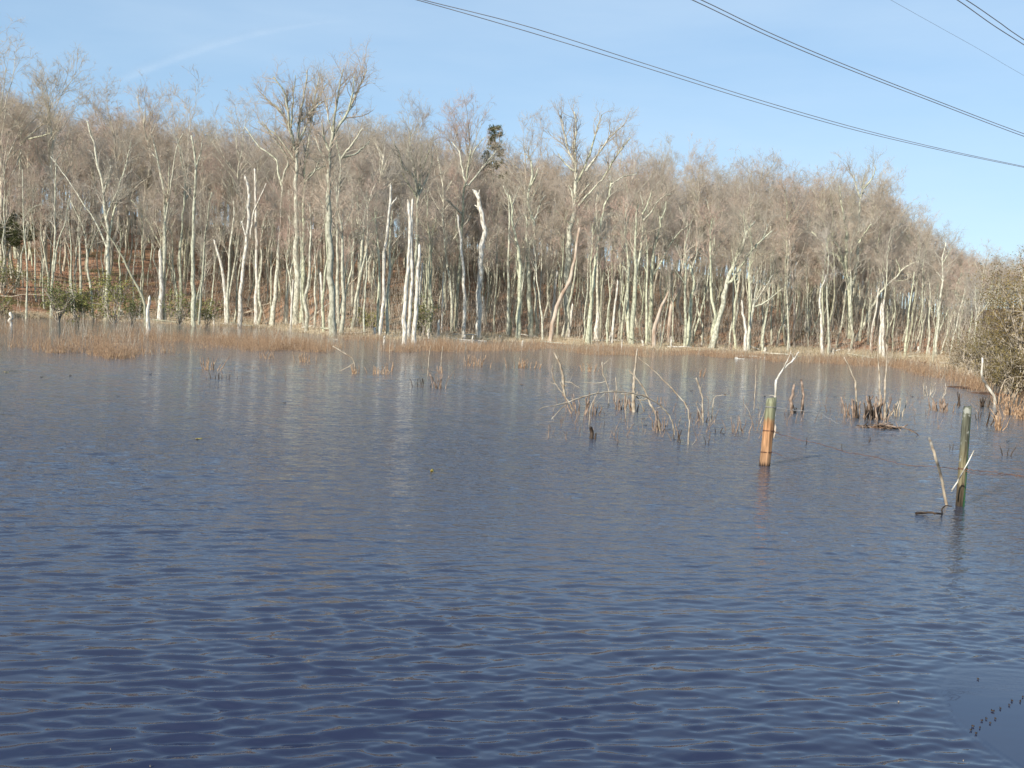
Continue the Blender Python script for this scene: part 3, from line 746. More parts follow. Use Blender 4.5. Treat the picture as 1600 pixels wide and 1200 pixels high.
P_, S_, R_ = scatter(480, 9, 58, -220, 1560, .45, .85, 1.25, 10, True)
Q_ = scatter(170, 12, 60, 1470, 1760, .7, 1.1, 1.4, 12)
P_, S_, R_ = np.r_[P_, Q_[0]], np.r_[S_, Q_[1]], np.r_[R_, Q_[2]]
mass('young_growth', 'brown haze of young bare trees filling the gaps of the wood', P_, S_, R_, fm, 520)

# undergrowth of thin shoots
rnd = np.random.default_rng(31)
n = 9000
px = rnd.uniform(-200, 1530, n); px = np.where((px > -90) & (px < 235) & (rnd.random(n) < .6), rnd.uniform(300, 1530, n), px); th = np.arctan2((px - 800) / FPX, 1)
r = RS(th) + 2.0 + 32 * rnd.random(n) ** 1.1
x, y = r * np.sin(th), r * np.cos(th); z = terrain(x, y)
h = rnd.uniform(.5, 2.8, n) * np.where(rnd.random(n) < .25, 1.5, 1)
lean = rnd.normal(size=(n, 2)) * .22
t = np.linspace(0, 1, 4)
P = np.stack([x[:, None] + lean[:, :1] * t * h[:, None], y[:, None] + lean[:, 1:] * t * h[:, None], z[:, None] - .1 + h[:, None] * t], -1)
P[:, 1:3] += rnd.normal(size=(n, 2, 3)) * .05
R = (rnd.uniform(.008, .022, n))[:, None] * np.linspace(1, .4, 4)[None]
mb = MB(); mb.sweep(P, R, 3)
P2, R2 = spawn(P, R, 9000, .3, 1.1, .6, 2, spread=.8, up=.15, rnd=rnd, rmin=.006)
mb.sweep(P2, R2, 3)
tag(link('undergrowth', mb.mesh('undergrowth', M_brush)), 'tangle of thin grey brown shoots under the trees', 'undergrowth', kind='stuff')

# ------------------------------------------------------------------ shore plants
def blades(px, r, hgt, rad_, lean, mat, name, label, cat, cluster=1, spread=.15, up=-.05, rnd=None, ground=True, wob=.03, sides=3, kk=2):
    n = len(px) * cluster
    th = np.arctan2((px - 800) / FPX, 1)
    x = np.repeat(r * np.sin(th), cluster) + rnd.normal(size=n) * spread
    y = np.repeat(r * np.cos(th), cluster) + rnd.normal(size=n) * spread
    z = np.maximum(terrain(x, y), 0) if ground else np.zeros(n)
    h = rnd.uniform(hgt[0], hgt[1], n)
    l = rnd.normal(size=(n, 2)) * lean
    t = np.linspace(0, 1, kk)
    P = np.stack([x[:, None] + l[:, :1] * (t ** 1.5) * h[:, None], y[:, None] + l[:, 1:] * (t ** 1.5) * h[:, None], z[:, None] + up + (h - up)[:, None] * t], -1)
    P[:, -1] += rnd.normal(size=(n, 3)) * wob
    R = rnd.uniform(rad_[0], rad_[1], n)[:, None] * np.linspace(1, .35, kk)[None]
    mb = MB(); mb.sweep(P, R, sides)
    tag(link(name, mb.mesh(name, mat)), label, cat, kind='stuff')

rnd = np.random.default_rng(41)
FRONT = [(-200, 545), (0, 551), (80, 550), (160, 553), (250, 556), (320, 553), (400, 545), (500, 548), (560, 546), (640, 552), (700, 545), (760, 550), (850, 548), (950, 554), (1060, 556), (1150, 561), (1250, 566), (1330, 571), (1400, 580), (1460, 590), (1500, 600), (1540, 612)]
_f = np.array([on_water(*p) for p in FRONT]); F_X = np.array([p[0] for p in FRONT]); F_R = np.hypot(_f[:, 0], _f[:, 1])
def band(n, px_lo, px_hi, bias):
    px = rnd.uniform(px_lo, px_hi, n); th = np.arctan2((px - 800) / FPX, 1)
    # lateral wander of the front
    fr = np.interp(px, F_X, F_R) * (1 + .04 * np.sin(px * .06) + .05 * np.sin(px * .023 + 1))
    sh = RS(th)
    u = rnd.random(n) ** bias
    inv = (1 / fr) * (1 - u) + (1 / sh) * u
    r = 1 / inv
    x, y = r * np.sin(th), r * np.cos(th)
    keep = rnd.random(n) < np.clip(.55 + .9 * fbm(x, y * .45, .5, 21) - .45 * smooth(u, .25, .8), .03, 1)
    return px[keep], r[keep]
px, r = band(5200, -200, 700, 1.5); blades(px, r, (.12, .50), (.004, .009), .2, M_reed, 'reed_bed', 'orange tan stubble of dead reeds standing in the shallows', 'reeds', 7, .16, -.1, rnd, False)
px, r = band(3000, 700, 1540, 1.0); blades(px, r, (.12, .48), (.005, .010), .22, M_reed, 'reed_bed', 'tan stubble of dead reeds along the right half of the shore', 'reeds', 7, .22, -.1, rnd, False)
px, r = band(1100, -200, 1540, .7); blades(px, r, (.5, 1.3), (.006, .012), .25, M_brush, 'marsh_stalks', 'taller grey stalks scattered through the reed bed', 'reeds', 3, .3, -.1, rnd, False)
# straw grass on the bank
px = rnd.uniform(150, 1220, 5200); th = np.arctan2((px - 800) / FPX, 1)
r = RS(th) + rnd.uniform(-1.2, 5.0, 5200)
kp = rnd.random(5200) < np.clip(.6 + .8 * fbm(r * np.sin(th), r * np.cos(th), .6, 33), .08, 1); px, r = px[kp], r[kp]
blades(px, r, (.12, .34), (.010, .022), .55, M_grass, 'straw_grass', 'flattened straw coloured grass along the bank', 'grass', 3, .2, -.05, rnd)
px = rnd.uniform(-150, 160, 900); th = np.arctan2((px - 800) / FPX, 1)
blades(px, RS(th) + rnd.uniform(-.2, 2.2, 900), (.1, .3), (.010, .02), .5, M_grass, 'straw_grass', 'thin strip of straw grass below the red slope', 'grass', 4, .2, -.05, rnd)
px = rnd.uniform(1200, 1560, 1500); th = np.arctan2((px - 800) / FPX, 1)
blades(px, RS(th) + rnd.uniform(-.5, 4.0, 1500), (.15, .45), (.009, .016), .45, M_grass, 'straw_grass', 'dry grass mixed with twigs on the right bank', 'grass', 4, .25, -.05, rnd)
# fallen leaves on the slope
n = 26000
px = rnd.uniform(-200, 1500, n); th = np.arctan2((px - 800) / FPX, 1); r = RS(th) + 2 + 34 * rnd.random(n)
c = np.stack([r * np.sin(th), r * np.cos(th), terrain(r * np.sin(th), r * np.cos(th)) + .05], -1)
d1 = unit(rnd.normal(size=(n, 3)) * (1, 1, .4)) * rnd.uniform(.04, .10, n)[:, None]; d2 = unit(rnd.normal(size=(n, 3)) * (1, 1, .5)) * rnd.uniform(.04, .09, n)[:, None]
mb = MB(); mb.add(np.stack([c - d1, c + d2, c + d1, c - d2], 1), np.arange(n * 4).reshape(-1, 4))
tag(link('leaf_litter', mb.mesh('leaf_litter', M_litter, False)), 'rust brown fallen leaves covering the slope under the trees', 'leaf litter', kind='stuff')

# ------------------------------------------------------------------ shrubs
def shrub(name, px, py, D, w, h, nleaf, mat, label, cat, leaf=.06, stems=9, group=None, ground=True):
    """px,py: foot column/row only for the column; the foot goes on the ground at distance D"""
    p = at_y(px, py, D)
    gz = max(float(terrain(p[0], p[1])), 0)
    org = np.array([p[0], p[1], gz])
    rnd = np.random.default_rng(int(px * 3 + D))
    W, Hh = w * D / FPX, h * D / FPX
    o = link(name, None, loc=org); tag(o, label, cat, group)
    a = rnd.random(stems) * 6.28
    tgt = np.stack([np.cos(a) * W * .32, np.sin(a) * W * .32, np.full(stems, Hh * .8) * rnd.uniform(.7, 1.05, stems)], 1)
    t = np.linspace(0, 1, 6)[None, :, None]
    P = tgt[:, None, :] * np.concatenate([t ** .8, t ** .8, t], -1); P[:, 1:] += rnd.normal(size=(stems, 5, 3)) * .04 * Hh; P[:, 0, 2] -= .1
    R = np.full((stems, 1), .012 * Hh + .008) * np.linspace(1, .3, 6)[None]
    P2, R2 = spawn(P, R, stems * 7, Hh * .2, Hh * .42, .6, 4, spread=.8, up=.15, rnd=rnd, rmin=.006)
    P3, R3 = spawn(P2, R2, stems * 24, Hh * .08, Hh * .2, .6, 2, spread=.8, up=.1, rnd=rnd, rmin=.004)
    mb = MB(); mb.sweep(P, R, 5); mb.sweep(P2, R2, 4); mb.sweep(P3, R3, 3)
    link('stems', mb.mesh('stems', M_brush), o)
    # leaves sit in clumps round the twig ends
    tips = P3[:, -1]
    idx = rnd.integers(0, len(tips), nleaf)
    c = tips[idx] + rnd.normal(size=(nleaf, 3)) * Hh * .055
    c[:, 2] = np.maximum(c[:, 2], .03)
    d1 = unit(rnd.normal(size=(nleaf, 3))) * leaf; d2 = unit(np.cross(d1, rnd.normal(size=(nleaf, 3)))) * leaf * .45
    mb = MB(); mb.add(np.stack([c - d1, c + d2, c + d1, c - d2], 1), np.arange(nleaf * 4).reshape(-1, 4))
    f = link('foliage', mb.mesh('foliage', mat, False), o); f['kind'] = 'stuff'
    return o

LG = 'green laurel bushes on the left slope'
for a in [(92, 480, 70, 72, 70, 1500, 'dark green laurel bush at the foot of the slope, left of the S-curved tree'),
          (122, 480, 72, 56, 52, 1100, 'green laurel bush behind the S-curved tree'),
          (178, 480, 71, 66, 78, 1500, 'tall green laurel bush behind the wide Y-shaped tree'),
          (205, 480, 74, 50, 46, 900, 'low green laurel bush right of the wide Y-shaped tree'),
          (8, 440, 80, 70, 62, 1400, 'yellow green bush on the left picture edge of the slope'),
          (-6, 470, 74, 60, 40, 800, 'low green bush at the left picture edge near the shore'),
          (150, 420, 80, 60, 40, 900, 'dull green bush halfway up the red slope'),
          (282, 470, 76, 40, 60, 800, 'dark green bush beside the slanting tree with the dark foot'),
          (325, 480, 78, 46, 40, 700, 'low green bush deep between the trunks left of the leaning snag'),
          (572, 480, 72, 60, 34, 800, 'low yellow green bush right of the diagonal fallen pole'),
          (660, 480, 72, 40, 56, 800, 'green bush right behind the white triple snag'),
          (1310, 520, 96, 60, 34, 700, 'low mossy green bush at the foot of the candelabrum tree'),
          (1452, 540, 100, 50, 40, 600, 'olive bush behind the thin twisted tree')]:
    shrub('laurel_bush', a[0], a[1], a[2], a[3], a[4], a[5], M_green, a[6], 'bush', .075, 8, LG)
OG = 'olive brown shrubs on the right bank'
for a in [(1610, 500, 36, 130, 158, 8000, 'tallest olive brown shrub, cut by the right picture edge'),
          (1568, 520, 41, 90, 112, 6000, 'olive shrub on the left shoulder of the tallest shrub'),
          (1655, 560, 31, 120, 160, 5000, 'olive shrub mostly outside the right picture edge'),
          (1588, 560, 33, 90, 80, 3400, 'low tangled olive shrub in front of the tallest shrub'),
          (1526, 560, 47, 74, 84, 3000, 'brownish low shrub furthest left on the right bank'),
          (1500, 560, 58, 66, 50, 1900, 'small twiggy brown shrub at the tip of the right bank'),
          (1545, 580, 40, 60, 40, 1500, 'small brown shrub at the water edge below the olive ones')]:
    shrub('olive_shrub', a[0], a[1], a[2], a[3], a[4], a[5], M_olive, a[6], 'shrub', .036, 20, OG)

# evergreens
def pine(px, py, D, wpx, label, tiers=9, lo=.55):
    p = at_y(px, py, D); gz = float(terrain(p[0], p[1])); org = np.array([p[0], p[1], gz]); Ht = p[2] - gz
    rnd = np.random.default_rng(int(px)); W = wpx * D / FPX
    o = link('pine_tree', None, loc=org); tag(o, label, 'pine tree', 'evergreens among the bare trees')
    mb = MB(); mb.sweep(np.array([[0, 0, -.3], [0.05, 0, Ht * .5], [0, 0, Ht * .97]]), np.array([.18, .12, .03]), 6); link('trunk', mb.mesh('trunk', M_bark_bg), o)
    mb = MB(); mc = MB()
    nb = tiers * 6
    t = rnd.random(nb) ** .8; a = rnd.random(nb) * 6.28
    L_ = W * .5 * (1.05 - t) ** .7 * rnd.uniform(.7, 1.15, nb) + .3
    z0 = Ht * (lo + (.99 - lo) * t)
    s = np.linspace(0, 1, 5)
    P = np.stack([np.cos(a)[:, None] * L_[:, None] * s, np.sin(a)[:, None] * L_[:, None] * s, z0[:, None] + (L_[:, None] * (.25 * s ** 2))], -1)
    mb.sweep(P, np.full((nb, 1), .04) * np.linspace(1, .3, 5)[None], 4)
    link('boughs', mb.mesh('boughs', M_bark_bg), o)
    P2, R2 = spawn(P, np.full((nb, 5), .03), nb * 9, .3, .6, .5, 2, spread=.7, up=.1, rnd=rnd, tmin=.3, rmin=.02)
    P3, R3 = spawn(P2, R2, nb * 70, .12, .26, .5, 1, spread=.8, up=.15, rnd=rnd, rmin=.018)
    mc.sweep(P2, R2, 3); mc.sweep(P3, R3, 3)
    f = link('needles', mc.mesh('needles', M_pine), o); f['kind'] = 'stuff'
pine(774, 194, 108, 32, 'dark pine top peeping over the bare crowns left of centre', 13, .66)
pine(1527, 412, 112, 30, 'small dark pine on the distant right ridge', 6)
pine(30, 335, 84, 56, 'dark green young pine behind the tallest left slope tree', 8)
pine(8, 345, 82, 50, 'dark green young pine at the left picture edge', 8)
pine(1478, 455, 118, 18, 'tiny dark evergreen deep in the right bay', 5)

# ------------------------------------------------------------------ logs, stumps on the far shore
def stick(name, label, cat, pts, w, mat, group=None, sub=0, taper=.5, Y=None, base='ground', wob=.12, zoff=0, sides=6):
    """pts in picture pixels; lies in the vertical plane through its foot"""
    p = parse(pts)
    g = on_ground(*p[0]) if base == 'ground' else on_water(*p[0])
    Y0 = Y or g[1]
    rnd = np.random.default_rng(int(p[0][0] * 5 + p[0][1]))
    s = Y0 / FPX
    P = np.array([at_y(x, y, Y0 + (rnd.normal() * .06 * i)) for i, (x, y) in enumerate(p)])
    P[0, 2] -= sub
    k = max(5, len(p) * 3)
    C = curve(P, k); C[1:-1] += rnd.normal(size=(k - 2, 3)) * w * s * wob
    org = np.array([P[0, 0], P[0, 1], P[0, 2] + sub])
    mb = MB(); mb.sweep(C, w * s * .5 * np.linspace(1, taper, k), sides, cap=True, spike=1.5)
    mb.v = [v - org for v in mb.v]
    o = link(name, mb.mesh(name, mat), loc=org)
    tag(o, label, cat, group)
    return o, C, w * s * .5

for pts, w, lab in [('470,471 500,474 530,479 560,487', 4.5, 'long grey log lying behind the twin giants'),
                    ('365,492 390,487 420,474 436,472', 3.5, 'crooked fallen branch behind the antler-topped tree'),
                    ('480,504 502,484 525,466 561,430', 3, 'diagonal pole propped against the slender tree'),
                    ('1150,557 1180,557 1213,562', 3, 'white log floating at the edge of the reeds on the right'),
                    ('1148,560 1165,562', 3.5, 'short white log stub left of the floating white log'),
                    ('1300,540 1316,537 1330,535', 2.5, 'pale thin log on the mossy bank by the candelabrum tree'),
                    ('700,528 730,531 760,533', 2.5, 'thin pale log on the bank under the whitest snag'),
                    ('520,530 545,533 575,535', 2.5, 'pale washed-up pole right of the thickest trunk'),
                    ('1030,540 1070,543 1100,549', 3, 'weathered log along the bank below the stout bent trunk'),
                    ('1060,545 1090,551 1130,556', 2.5, 'lower weathered pole beside the bank log'),
                    ('172,537 200,538 217,537', 2, 'thin pale pole lying in the reeds under the laurel bushes'),
                    ('0,462 20,463 38,460 66,461', 2, 'thin pale branch lying across the red slope'),
                    ('1262,545 1280,535 1296,533', 2.5, 'tangled pale branch by the bright crooked snag'),
                    ('310,502 325,490 345,482', 2, 'fallen branch leaning behind the left leaning snag'),
                    ('1425,552 1440,550 1460,553', 2, 'pale pole on the bank in the right bay')]:
    stick('fallen_log', lab, 'log', pts, w, M_dead if 'white' not in lab else M_snag, 'fallen logs on the far shore', taper=.6, Y=None)

rl = np.random.default_rng(61)
for k_, px in enumerate(np.linspace(195, 1490, 34)):
    px += rl.uniform(-14, 14); th = math.atan2((px - 800) / FPX, 1); r = float(RS(th)) + rl.uniform(-.8, 3.0)
    g = np.array([r * math.sin(th), r * math.cos(th), 0]); g[2] = max(float(terrain(g[0], g[1])), 0) + .04
    an = rl.normal() * .45; L_ = rl.uniform(.7, 2.6); n_ = 7; t = np.linspace(-.5, .5, n_)
    P = np.stack([t * L_ * math.cos(an), t * L_ * math.sin(an), .05 * rl.normal() + t * rl.normal() * .16 + rl.normal(size=n_) * .015], 1)
    P[:, 2] += .04 - min(0, P[:, 2].min())
    mb = MB(); mb.sweep(P, rl.uniform(.03, .075) * np.linspace(1, .6, n_), 6, cap=True)
    tag(link('fallen_log', mb.mesh('fallen_log', [M_dead, M_snag, M_bark][k_ % 3]), loc=g), where('weathered wood on the bank', px, 'near'), 'log', 'driftwood along the far bank')
ST = [(17, 509, 20, 6, 'pale stump at the left end of the shore'), (190, 494, 8, 6, 'small tan stump left of two upright stubs'), (204, 500, 20, 5, 'left of two white upright stubs under the laurels'),
      (218, 499, 18, 4.5, 'right of two white upright stubs under the laurels'), (115, 498, 53, 3.5, 'thin dead pole leaning left under the laurels'), (334, 508, 16, 4, 'short pole left of the leaning snag'),
      (454, 518, 80, 4, 'thin pointed pole before the twin giants'), (669, 529, 14, 4, 'tiny stump right of the triple snag'), (724, 530, 20, 6, 'white stump at the foot of the slim pointed snag'),
      (847, 528, 30, 3.5, 'short white post-like stub right of the lyre tree'), (953, 533, 12, 4, 'white chip of a stump by the squat peeled stub'), (971, 543, 12, 3, 'tiny white stub on the bank edge'),
      (1048, 545, 18, 4, 'small round-headed stub below the leaning reddish snag'), (1031, 538, 30, 4, 'thin stub between the long-limbed tree and its neighbour'), (1097, 540, 14, 4.5, 'stump left of the great V-shaped tree'),
      (1140, 541, 40, 4, 'brown stub right of the great V-shaped tree'), (1141, 549, 12, 4, 'light stump at the foot of a brown stub'), (1195, 552, 8, 5, 'bright low stump on the bank near the fan tree'),
      (1295, 553, 32, 4, 'thin stub right of the bright crooked snag'), (1301, 555, 9, 5, 'low white stump near the bright crooked snag'), (1326, 553, 7, 5, 'low white stump under the candelabrum tree'),
      (1362, 556, 45, 3.5, 'thin brown pole in the right bay'), (1434, 556, 14, 4, 'small white stump in the right bay'), (1452, 556, 12, 3.5, 'white stub by the thin twisted tree'),
      (738, 534, 9, 3, 'tiny stub before the whitest snag'), (600, 535, 9, 4, 'gnawed chip stump by the flared foot'), (585, 527, 14, 6, 'orange gnawed stump beside the crooked snag'),
      (816, 541, 8, 3, 'tiny stub in the reeds under the white bending trunk'), (1004, 540, 8, 4, 'little stump left of the long-limbed tree'), (780, 531, 6, 3, 'smallest stub between the whitest snag and the thin grey trunk')]
for x, y, h, w, lab in ST:
    stick('tree_stump', lab, 'stump', f'{x},{y} {x + h * .03},{y - h * .6} {x + (4 if h > 40 else 1) * (-1 if "left" in lab else 1)},{y - h}', w, M_snag if 'brown' not in lab else M_stem, 'stumps and stubs on the far shore', sub=.2, taper=.75)

# ------------------------------------------------------------------ things standing in the pond
DG = 'dead branches rising out of the pond'
def branch(label, limbs, mat=M_dead, name='dead_branch', cat='branch', sub=.25, group=DG):
    """limbs: 'w0,w1:points' ; the first starts in the water, the others leave it"""
    first = parse(limbs[0].split(':')[1])
    org = on_water(*first[0]); Y0 = org[1]; s = Y0 / FPX
    o = link(name, None, loc=org); tag(o, label, cat, group)
    rnd = np.random.default_rng(int(first[0][0] * 3 + first[0][1]))
    sweep = rnd.normal() * .3
    for i, lb in enumerate(limbs):
        ws, ps = lb.split(':'); w0, w1 = (float(c) for c in ws.split(','))
        p = parse(ps)
        P = np.array([at_y(x, y, Y0 + sweep * abs(x - first[0][0]) * s) for x, y in p])
        if i == 0: P[0, 2] -= sub
        k = len(p) * 4
        C = curve(P, k); C[1:-1] += rnd.normal(size=(k - 2, 3)) * .004
        mb = MB(); mb.sweep(C, np.linspace(w0, w1, k) * s * .5 * (1 + .12 * rnd.normal(size=k)), 6, cap=True)
        mb.v = [v - org for v in mb.v]
        link('stem' if i == 0 else 'twig', mb.mesh('stem', mat), o)
        if np.linalg.norm(C[-1] - C[0]) > .3:
            Pt, Rt = spawn(C[None, ::2], np.full((1, len(C[::2])), w1 * s * .4), 3, .05, .22, .6, 4, spread=.7, up=.05, rnd=rnd, rmin=.0025)
            for q_ in range(3):
                mb = MB(); mb.sweep(Pt[q_], Rt[q_], 4); mb.v = [v - org for v in mb.v]; link('side_twig', mb.mesh('side_twig', mat), o)
    return o

branch('pale branch bent left at the left end of the near tangle', ['3,2.4:905,642 890,630 883,622', '3.4,5:883,622 881,606 880,596', '5,2.2:880,596 876,572 866,551', '1.8,1.2:884,620 877,612 868,600', '1.8,1.4:868,600 863,585 863,571', '1.2,1:868,600 860,598', '1.5,1:881,597 892,598 905,606'])
branch('long pale arch bowing over the water from right to left', ['2.6,2.4:1054,679 1052,666 1042,645 1027,630 1005,618', '2.4,2:1005,618 975,612 945,613 915,619 887,629', '1.8,1:887,629 865,634 849,637 842,641', '1.4,1:890,628 875,640 862,655'])
branch('thin branch curving down beneath the long arch', ['1.8,1.4:1014,643 1001,628 990,617 971,615'])
branch('pale straight rod leaning left across the long arch', ['4.5,3:1036,673 1027,652 1016,632', '3,2.2:1016,632 1007,609 994,591 983,579', '1.4,1:1012,622 1005,625 996,624'])
branch('longest thin rod curving up to the left beyond the arch', ['2.4,2.2:1075,694 1077,652 1069,628', '2.2,2.6:1069,628 1048,605', '2,1.2:1048,605 1020,577 997,558'])
branch('upright grey pole with a thick brown foot in the near tangle', ['8,5:991,643 990,625 990,612', '4.2,2.2:990,612 990,600 993,572 996,545', '1.4,1:991,625 996,612'], M_dead)
branch('short white twig standing in front of the grey pole', ['1.8,1.2:979,654 978,634 980,620'])
branch('forked thin twig with one arm pointing left', ['1.6,1.5:952,634 951,611 947,596', '1.8,1.6:947,596 942,583 941,566', '1.5,1:947,596 930,599 912,597', '1,.7:943,569 955,559'])
branch('white-tipped rod standing right of the arch', ['3.2,2.4:1101,660 1098,622', '2.6,2.8:1098,622 1093,606 1088,591', '1.6,1:1097,655 1091,640 1088,628'])
branch('hooked twig right of the white-tipped rod', ['2,1.6:1110,658 1113,640 1115,624', '1.4,1:1115,624 1119,619 1135,617'])
branch('pale twig leaning right above the dark stump', ['1.5,1.3:921,664 922,639 930,622', '1.2,.9:930,622 936,607'])
branch('slender upright twig left of the grey pole, first', ['1.8,1.2:963,628 963,605 962,590'])
branch('pale stick bent right behind the orange fence post', ['4,3.6:1211,650 1211,634 1213,594', '3,2:1213,594 1224,577 1240,562 1248,550', '1.6,1:1218,585 1231,562 1236,548'], M_snag)
branch('hair-thin upright twig left of the orange fence post', ['1.6,1.2:1178,640 1179,619 1181,594 1181,570'])
branch('pale twig leaning left above the brown stem cluster', ['3.4,2.6:1340,652 1338,625 1337,597', '2.4,1.5:1337,597 1327,573 1319,558'])
branch('left of two tall pale rods in the brown stem cluster', ['3,2.6:1376,655 1375,619 1374,590', '2.4,1.6:1374,590 1372,560 1372,535'])
branch('right of two tall pale rods, the knobbly one', ['3.6,3:1384,657 1383,631 1383,594', '2.6,1.8:1383,594 1386,560 1385,538'])
branch('thin crossed twigs in the reeds left of centre', ['1.8,1.3:560,583 552,563 545,556 520,541', '1.3,1:554,566 545,573 530,580'])
branch('thin upright reed stalk in the middle of the pond', ['1.5,1:668,588 670,560 673,540'])
branch('second thin stalk right of the first mid-pond one', ['1.4,1:688,575 690,558 692,540'])
branch('lone wispy stalk left of the mid-pond stalks', ['1.3,.9:609,562 609,545 610,525'])

# stem clusters: foot column, row, spread, stems, height, width, mat, label
def clump(bx, by, spread, n, h, w, mat, label, lean=.22, dark_foot=True):
    org = on_water(bx, by); s = org[1] / FPX
    rnd = np.random.default_rng(int(bx * 11 + by))
    o = link('stem_clump', None, loc=org); tag(o, label, 'dead stems', 'clumps of dead stems in the pond')
    for i in range(n):
        fx, fy = rnd.normal() * spread * .5 * s, rnd.normal() * spread * .5 * s
        hh = h * s * rnd.uniform(.5, 1.1); ang = rnd.normal() * lean + fx / (spread * s + 1e-6) * .35; an2 = rnd.normal() * lean
        t = np.linspace(0, 1, 5)
        P = np.stack([fx + ang * hh * t ** 1.4, fy + an2 * hh * t ** 1.4, -.12 + (hh + .12) * t], 1)
        P[1:] += rnd.normal(size=(4, 3)) * .012 * hh / .3
        mb = MB(); mb.sweep(P, w * s * .5 * rnd.uniform(.7, 1.25) * np.linspace(1.15, .55, 5), 5, cap=True, spike=1.5)
        link('stem', mb.mesh('stem', mat), o)
for a in [(908, 647, 14, 9, 34, 2.6, M_stem, 'fan of orange brown stems at the foot of the bent pale branch'),
          (930, 649, 10, 6, 22, 2.6, M_stem, 'small orange clump right of the fan of stems'),
          (969, 640, 9, 7, 26, 3, M_stem, 'reddish stems left of the grey pole'),
          (990, 642, 6, 5, 18, 3.4, M_stem, 'thick brown stubs around the grey pole'),
          (1032, 673, 9, 8, 30, 2.4, M_stem, 'brown stems where the leaning rod enters the water'),
          (1055, 688, 4, 3, 26, 2.2, M_dark, 'dark-footed stems at the right end of the arch'),
          (1064, 692, 3, 2, 22, 1.8, M_dark, 'pair of dark thin stems right of the arch foot'),
          (1031, 630, 4, 3, 16, 2.2, M_stem, 'tiny brown tuft beneath the longest rod'),
          (1098, 658, 8, 4, 22, 2, M_stem, 'brown twigs around the white-tipped rod'),
          (1148, 676, 5, 3, 24, 1.8, M_stem, 'first pair of stems left of the orange post'),
          (1163, 676, 5, 3, 26, 2, M_stem, 'whitish topped stems left of the orange post'),
          (1182, 672, 5, 3, 20, 1.8, M_stem, 'leaning twigs touching the orange post'),
          (1187, 660, 4, 3, 34, 1.6, M_dead, 'pale thin stems just behind the orange post'),
          (1334, 652, 14, 9, 36, 3.4, M_stem, 'left half of the brown stem cluster'),
          (1355, 655, 12, 8, 34, 3.4, M_dark, 'dark stubs in the middle of the brown stem cluster'),
          (1376, 656, 16, 12, 36, 3.2, M_stem, 'right half of the brown stem cluster'),
          (1398, 650, 12, 7, 30, 2.4, M_dead, 'pale stems at the right end of the brown stem cluster'),
          (1462, 640, 20, 11, 18, 3, M_stem, 'low row of brown stubs left of the green post'),
          (1480, 643, 12, 8, 18, 3, M_stem, 'low row of brown stubs closest to the green post'),
          (1455, 620, 24, 8, 22, 1.4, M_brush, 'thin twiggy stems far left of the green post'),
          (1500, 634, 6, 3, 24, 2.2, M_dark, 'dark stubs just behind the green post'),
          (1535, 636, 9, 5, 16, 3.2, M_dark, 'row of dark stubs right of the green post'),
          (1540, 664, 3, 2, 24, 2.4, M_dark, 'pair of dark thin stubs right of the green post'),
          (1528, 656, 5, 3, 14, 1.6, M_dark, 'short black sticks beside the green post'),
          (1562, 672, 7, 14, 30, 1.7, M_reed, 'tan tuft of reeds right of the green post'),
          (1578, 648, 14, 26, 30, 1.6, M_reed, 'broad tan reed patch at the right picture edge'),
          (1597, 655, 10, 22, 32, 1.6, M_reed, 'tan reed patch cut by the right picture edge'),
          (1567, 632, 12, 18, 26, 1.5, M_reed, 'tan reeds under the olive shrubs'),
          (1240, 646, 3, 3, 10, 2, M_dark, 'dark sprouts at the foot of the left stub'),
          (1356, 690, 3, 2, 12, 1.6, M_dark, 'two black sticks below the brown cluster'),
          (1259, 694, 2, 1, 14, 1.6, M_dark, 'single black stick behind the sagging wire'),
          (1316, 704, 2, 1, 10, 1.4, M_dark, 'single black stick touching the sagging wire'),
          (960, 696, 2, 1, 12, 1.4, M_dark, 'small black stick right of the dark stump'),
          (1107, 695, 4, 2, 13, 1.4, M_dark, 'two black sticks below the hooked twig'),
          (1121, 676, 2, 2, 9, 2, M_dark, 'black nub right of the two black sticks'),
          (1485, 702, 3, 2, 10, 1.4, M_dark, 'small black sticks left of the green post'),
          (1572, 712, 4, 3, 14, 1.4, M_dark, 'small black sticks right of the green post'),
          (945, 668, 3, 1, 10, 1.3, M_dark, 'black twig right above the dark stump'),
          (476, 566, 12, 16, 14, 1.4, M_reed, 'orange reed clump just off the reed bed, left of centre'),
          (555, 584, 9, 12, 15, 1.4, M_reed, 'orange reed clump under the crossed twigs'),
          (592, 585, 18, 18, 12, 1.4, M_reed, 'wide low reed clump right of the crossed twigs'),
          (610, 580, 4, 8, 15, 1.4, M_reed, 'small upright reed clump beside the wide low one'),
          (655, 604, 16, 8, 16, 1.3, M_dark, 'thin dark stems in a row mid pond'),
          (685, 607, 8, 12, 24, 1.5, M_stem, 'fan of thin stems nearest the middle of the pond'),
          (690, 583, 5, 6, 12, 1.3, M_reed, 'tiny tan tuft above the fan of thin stems'),
          (328, 578, 14, 16, 20, 1.4, M_reed, 'reed clump straying off the reed bed on the left'),
          (344, 592, 12, 8, 10, 1.3, M_dark, 'outermost dark-footed reeds left of centre'),
          (412, 560, 10, 10, 12, 1.3, M_reed, 'small reed tuft between the two left clumps'),
          (820, 575, 22, 26, 14, 1.4, M_reed, 'broad reed patch before the lyre-shaped tree'),
          (740, 572, 22, 20, 16, 1.3, M_reed, 'faint reed patch before the whitest snag'),
          (918, 580, 14, 14, 13, 1.3, M_reed, 'reed clump before the leaning trunk with the white foot'),
          (1095, 588, 6, 6, 12, 1.2, M_reed, 'tiny faint tuft before the stout bent trunk')]:
    clump(*a)
rnd = np.random.default_rng(88)
mb = MB()
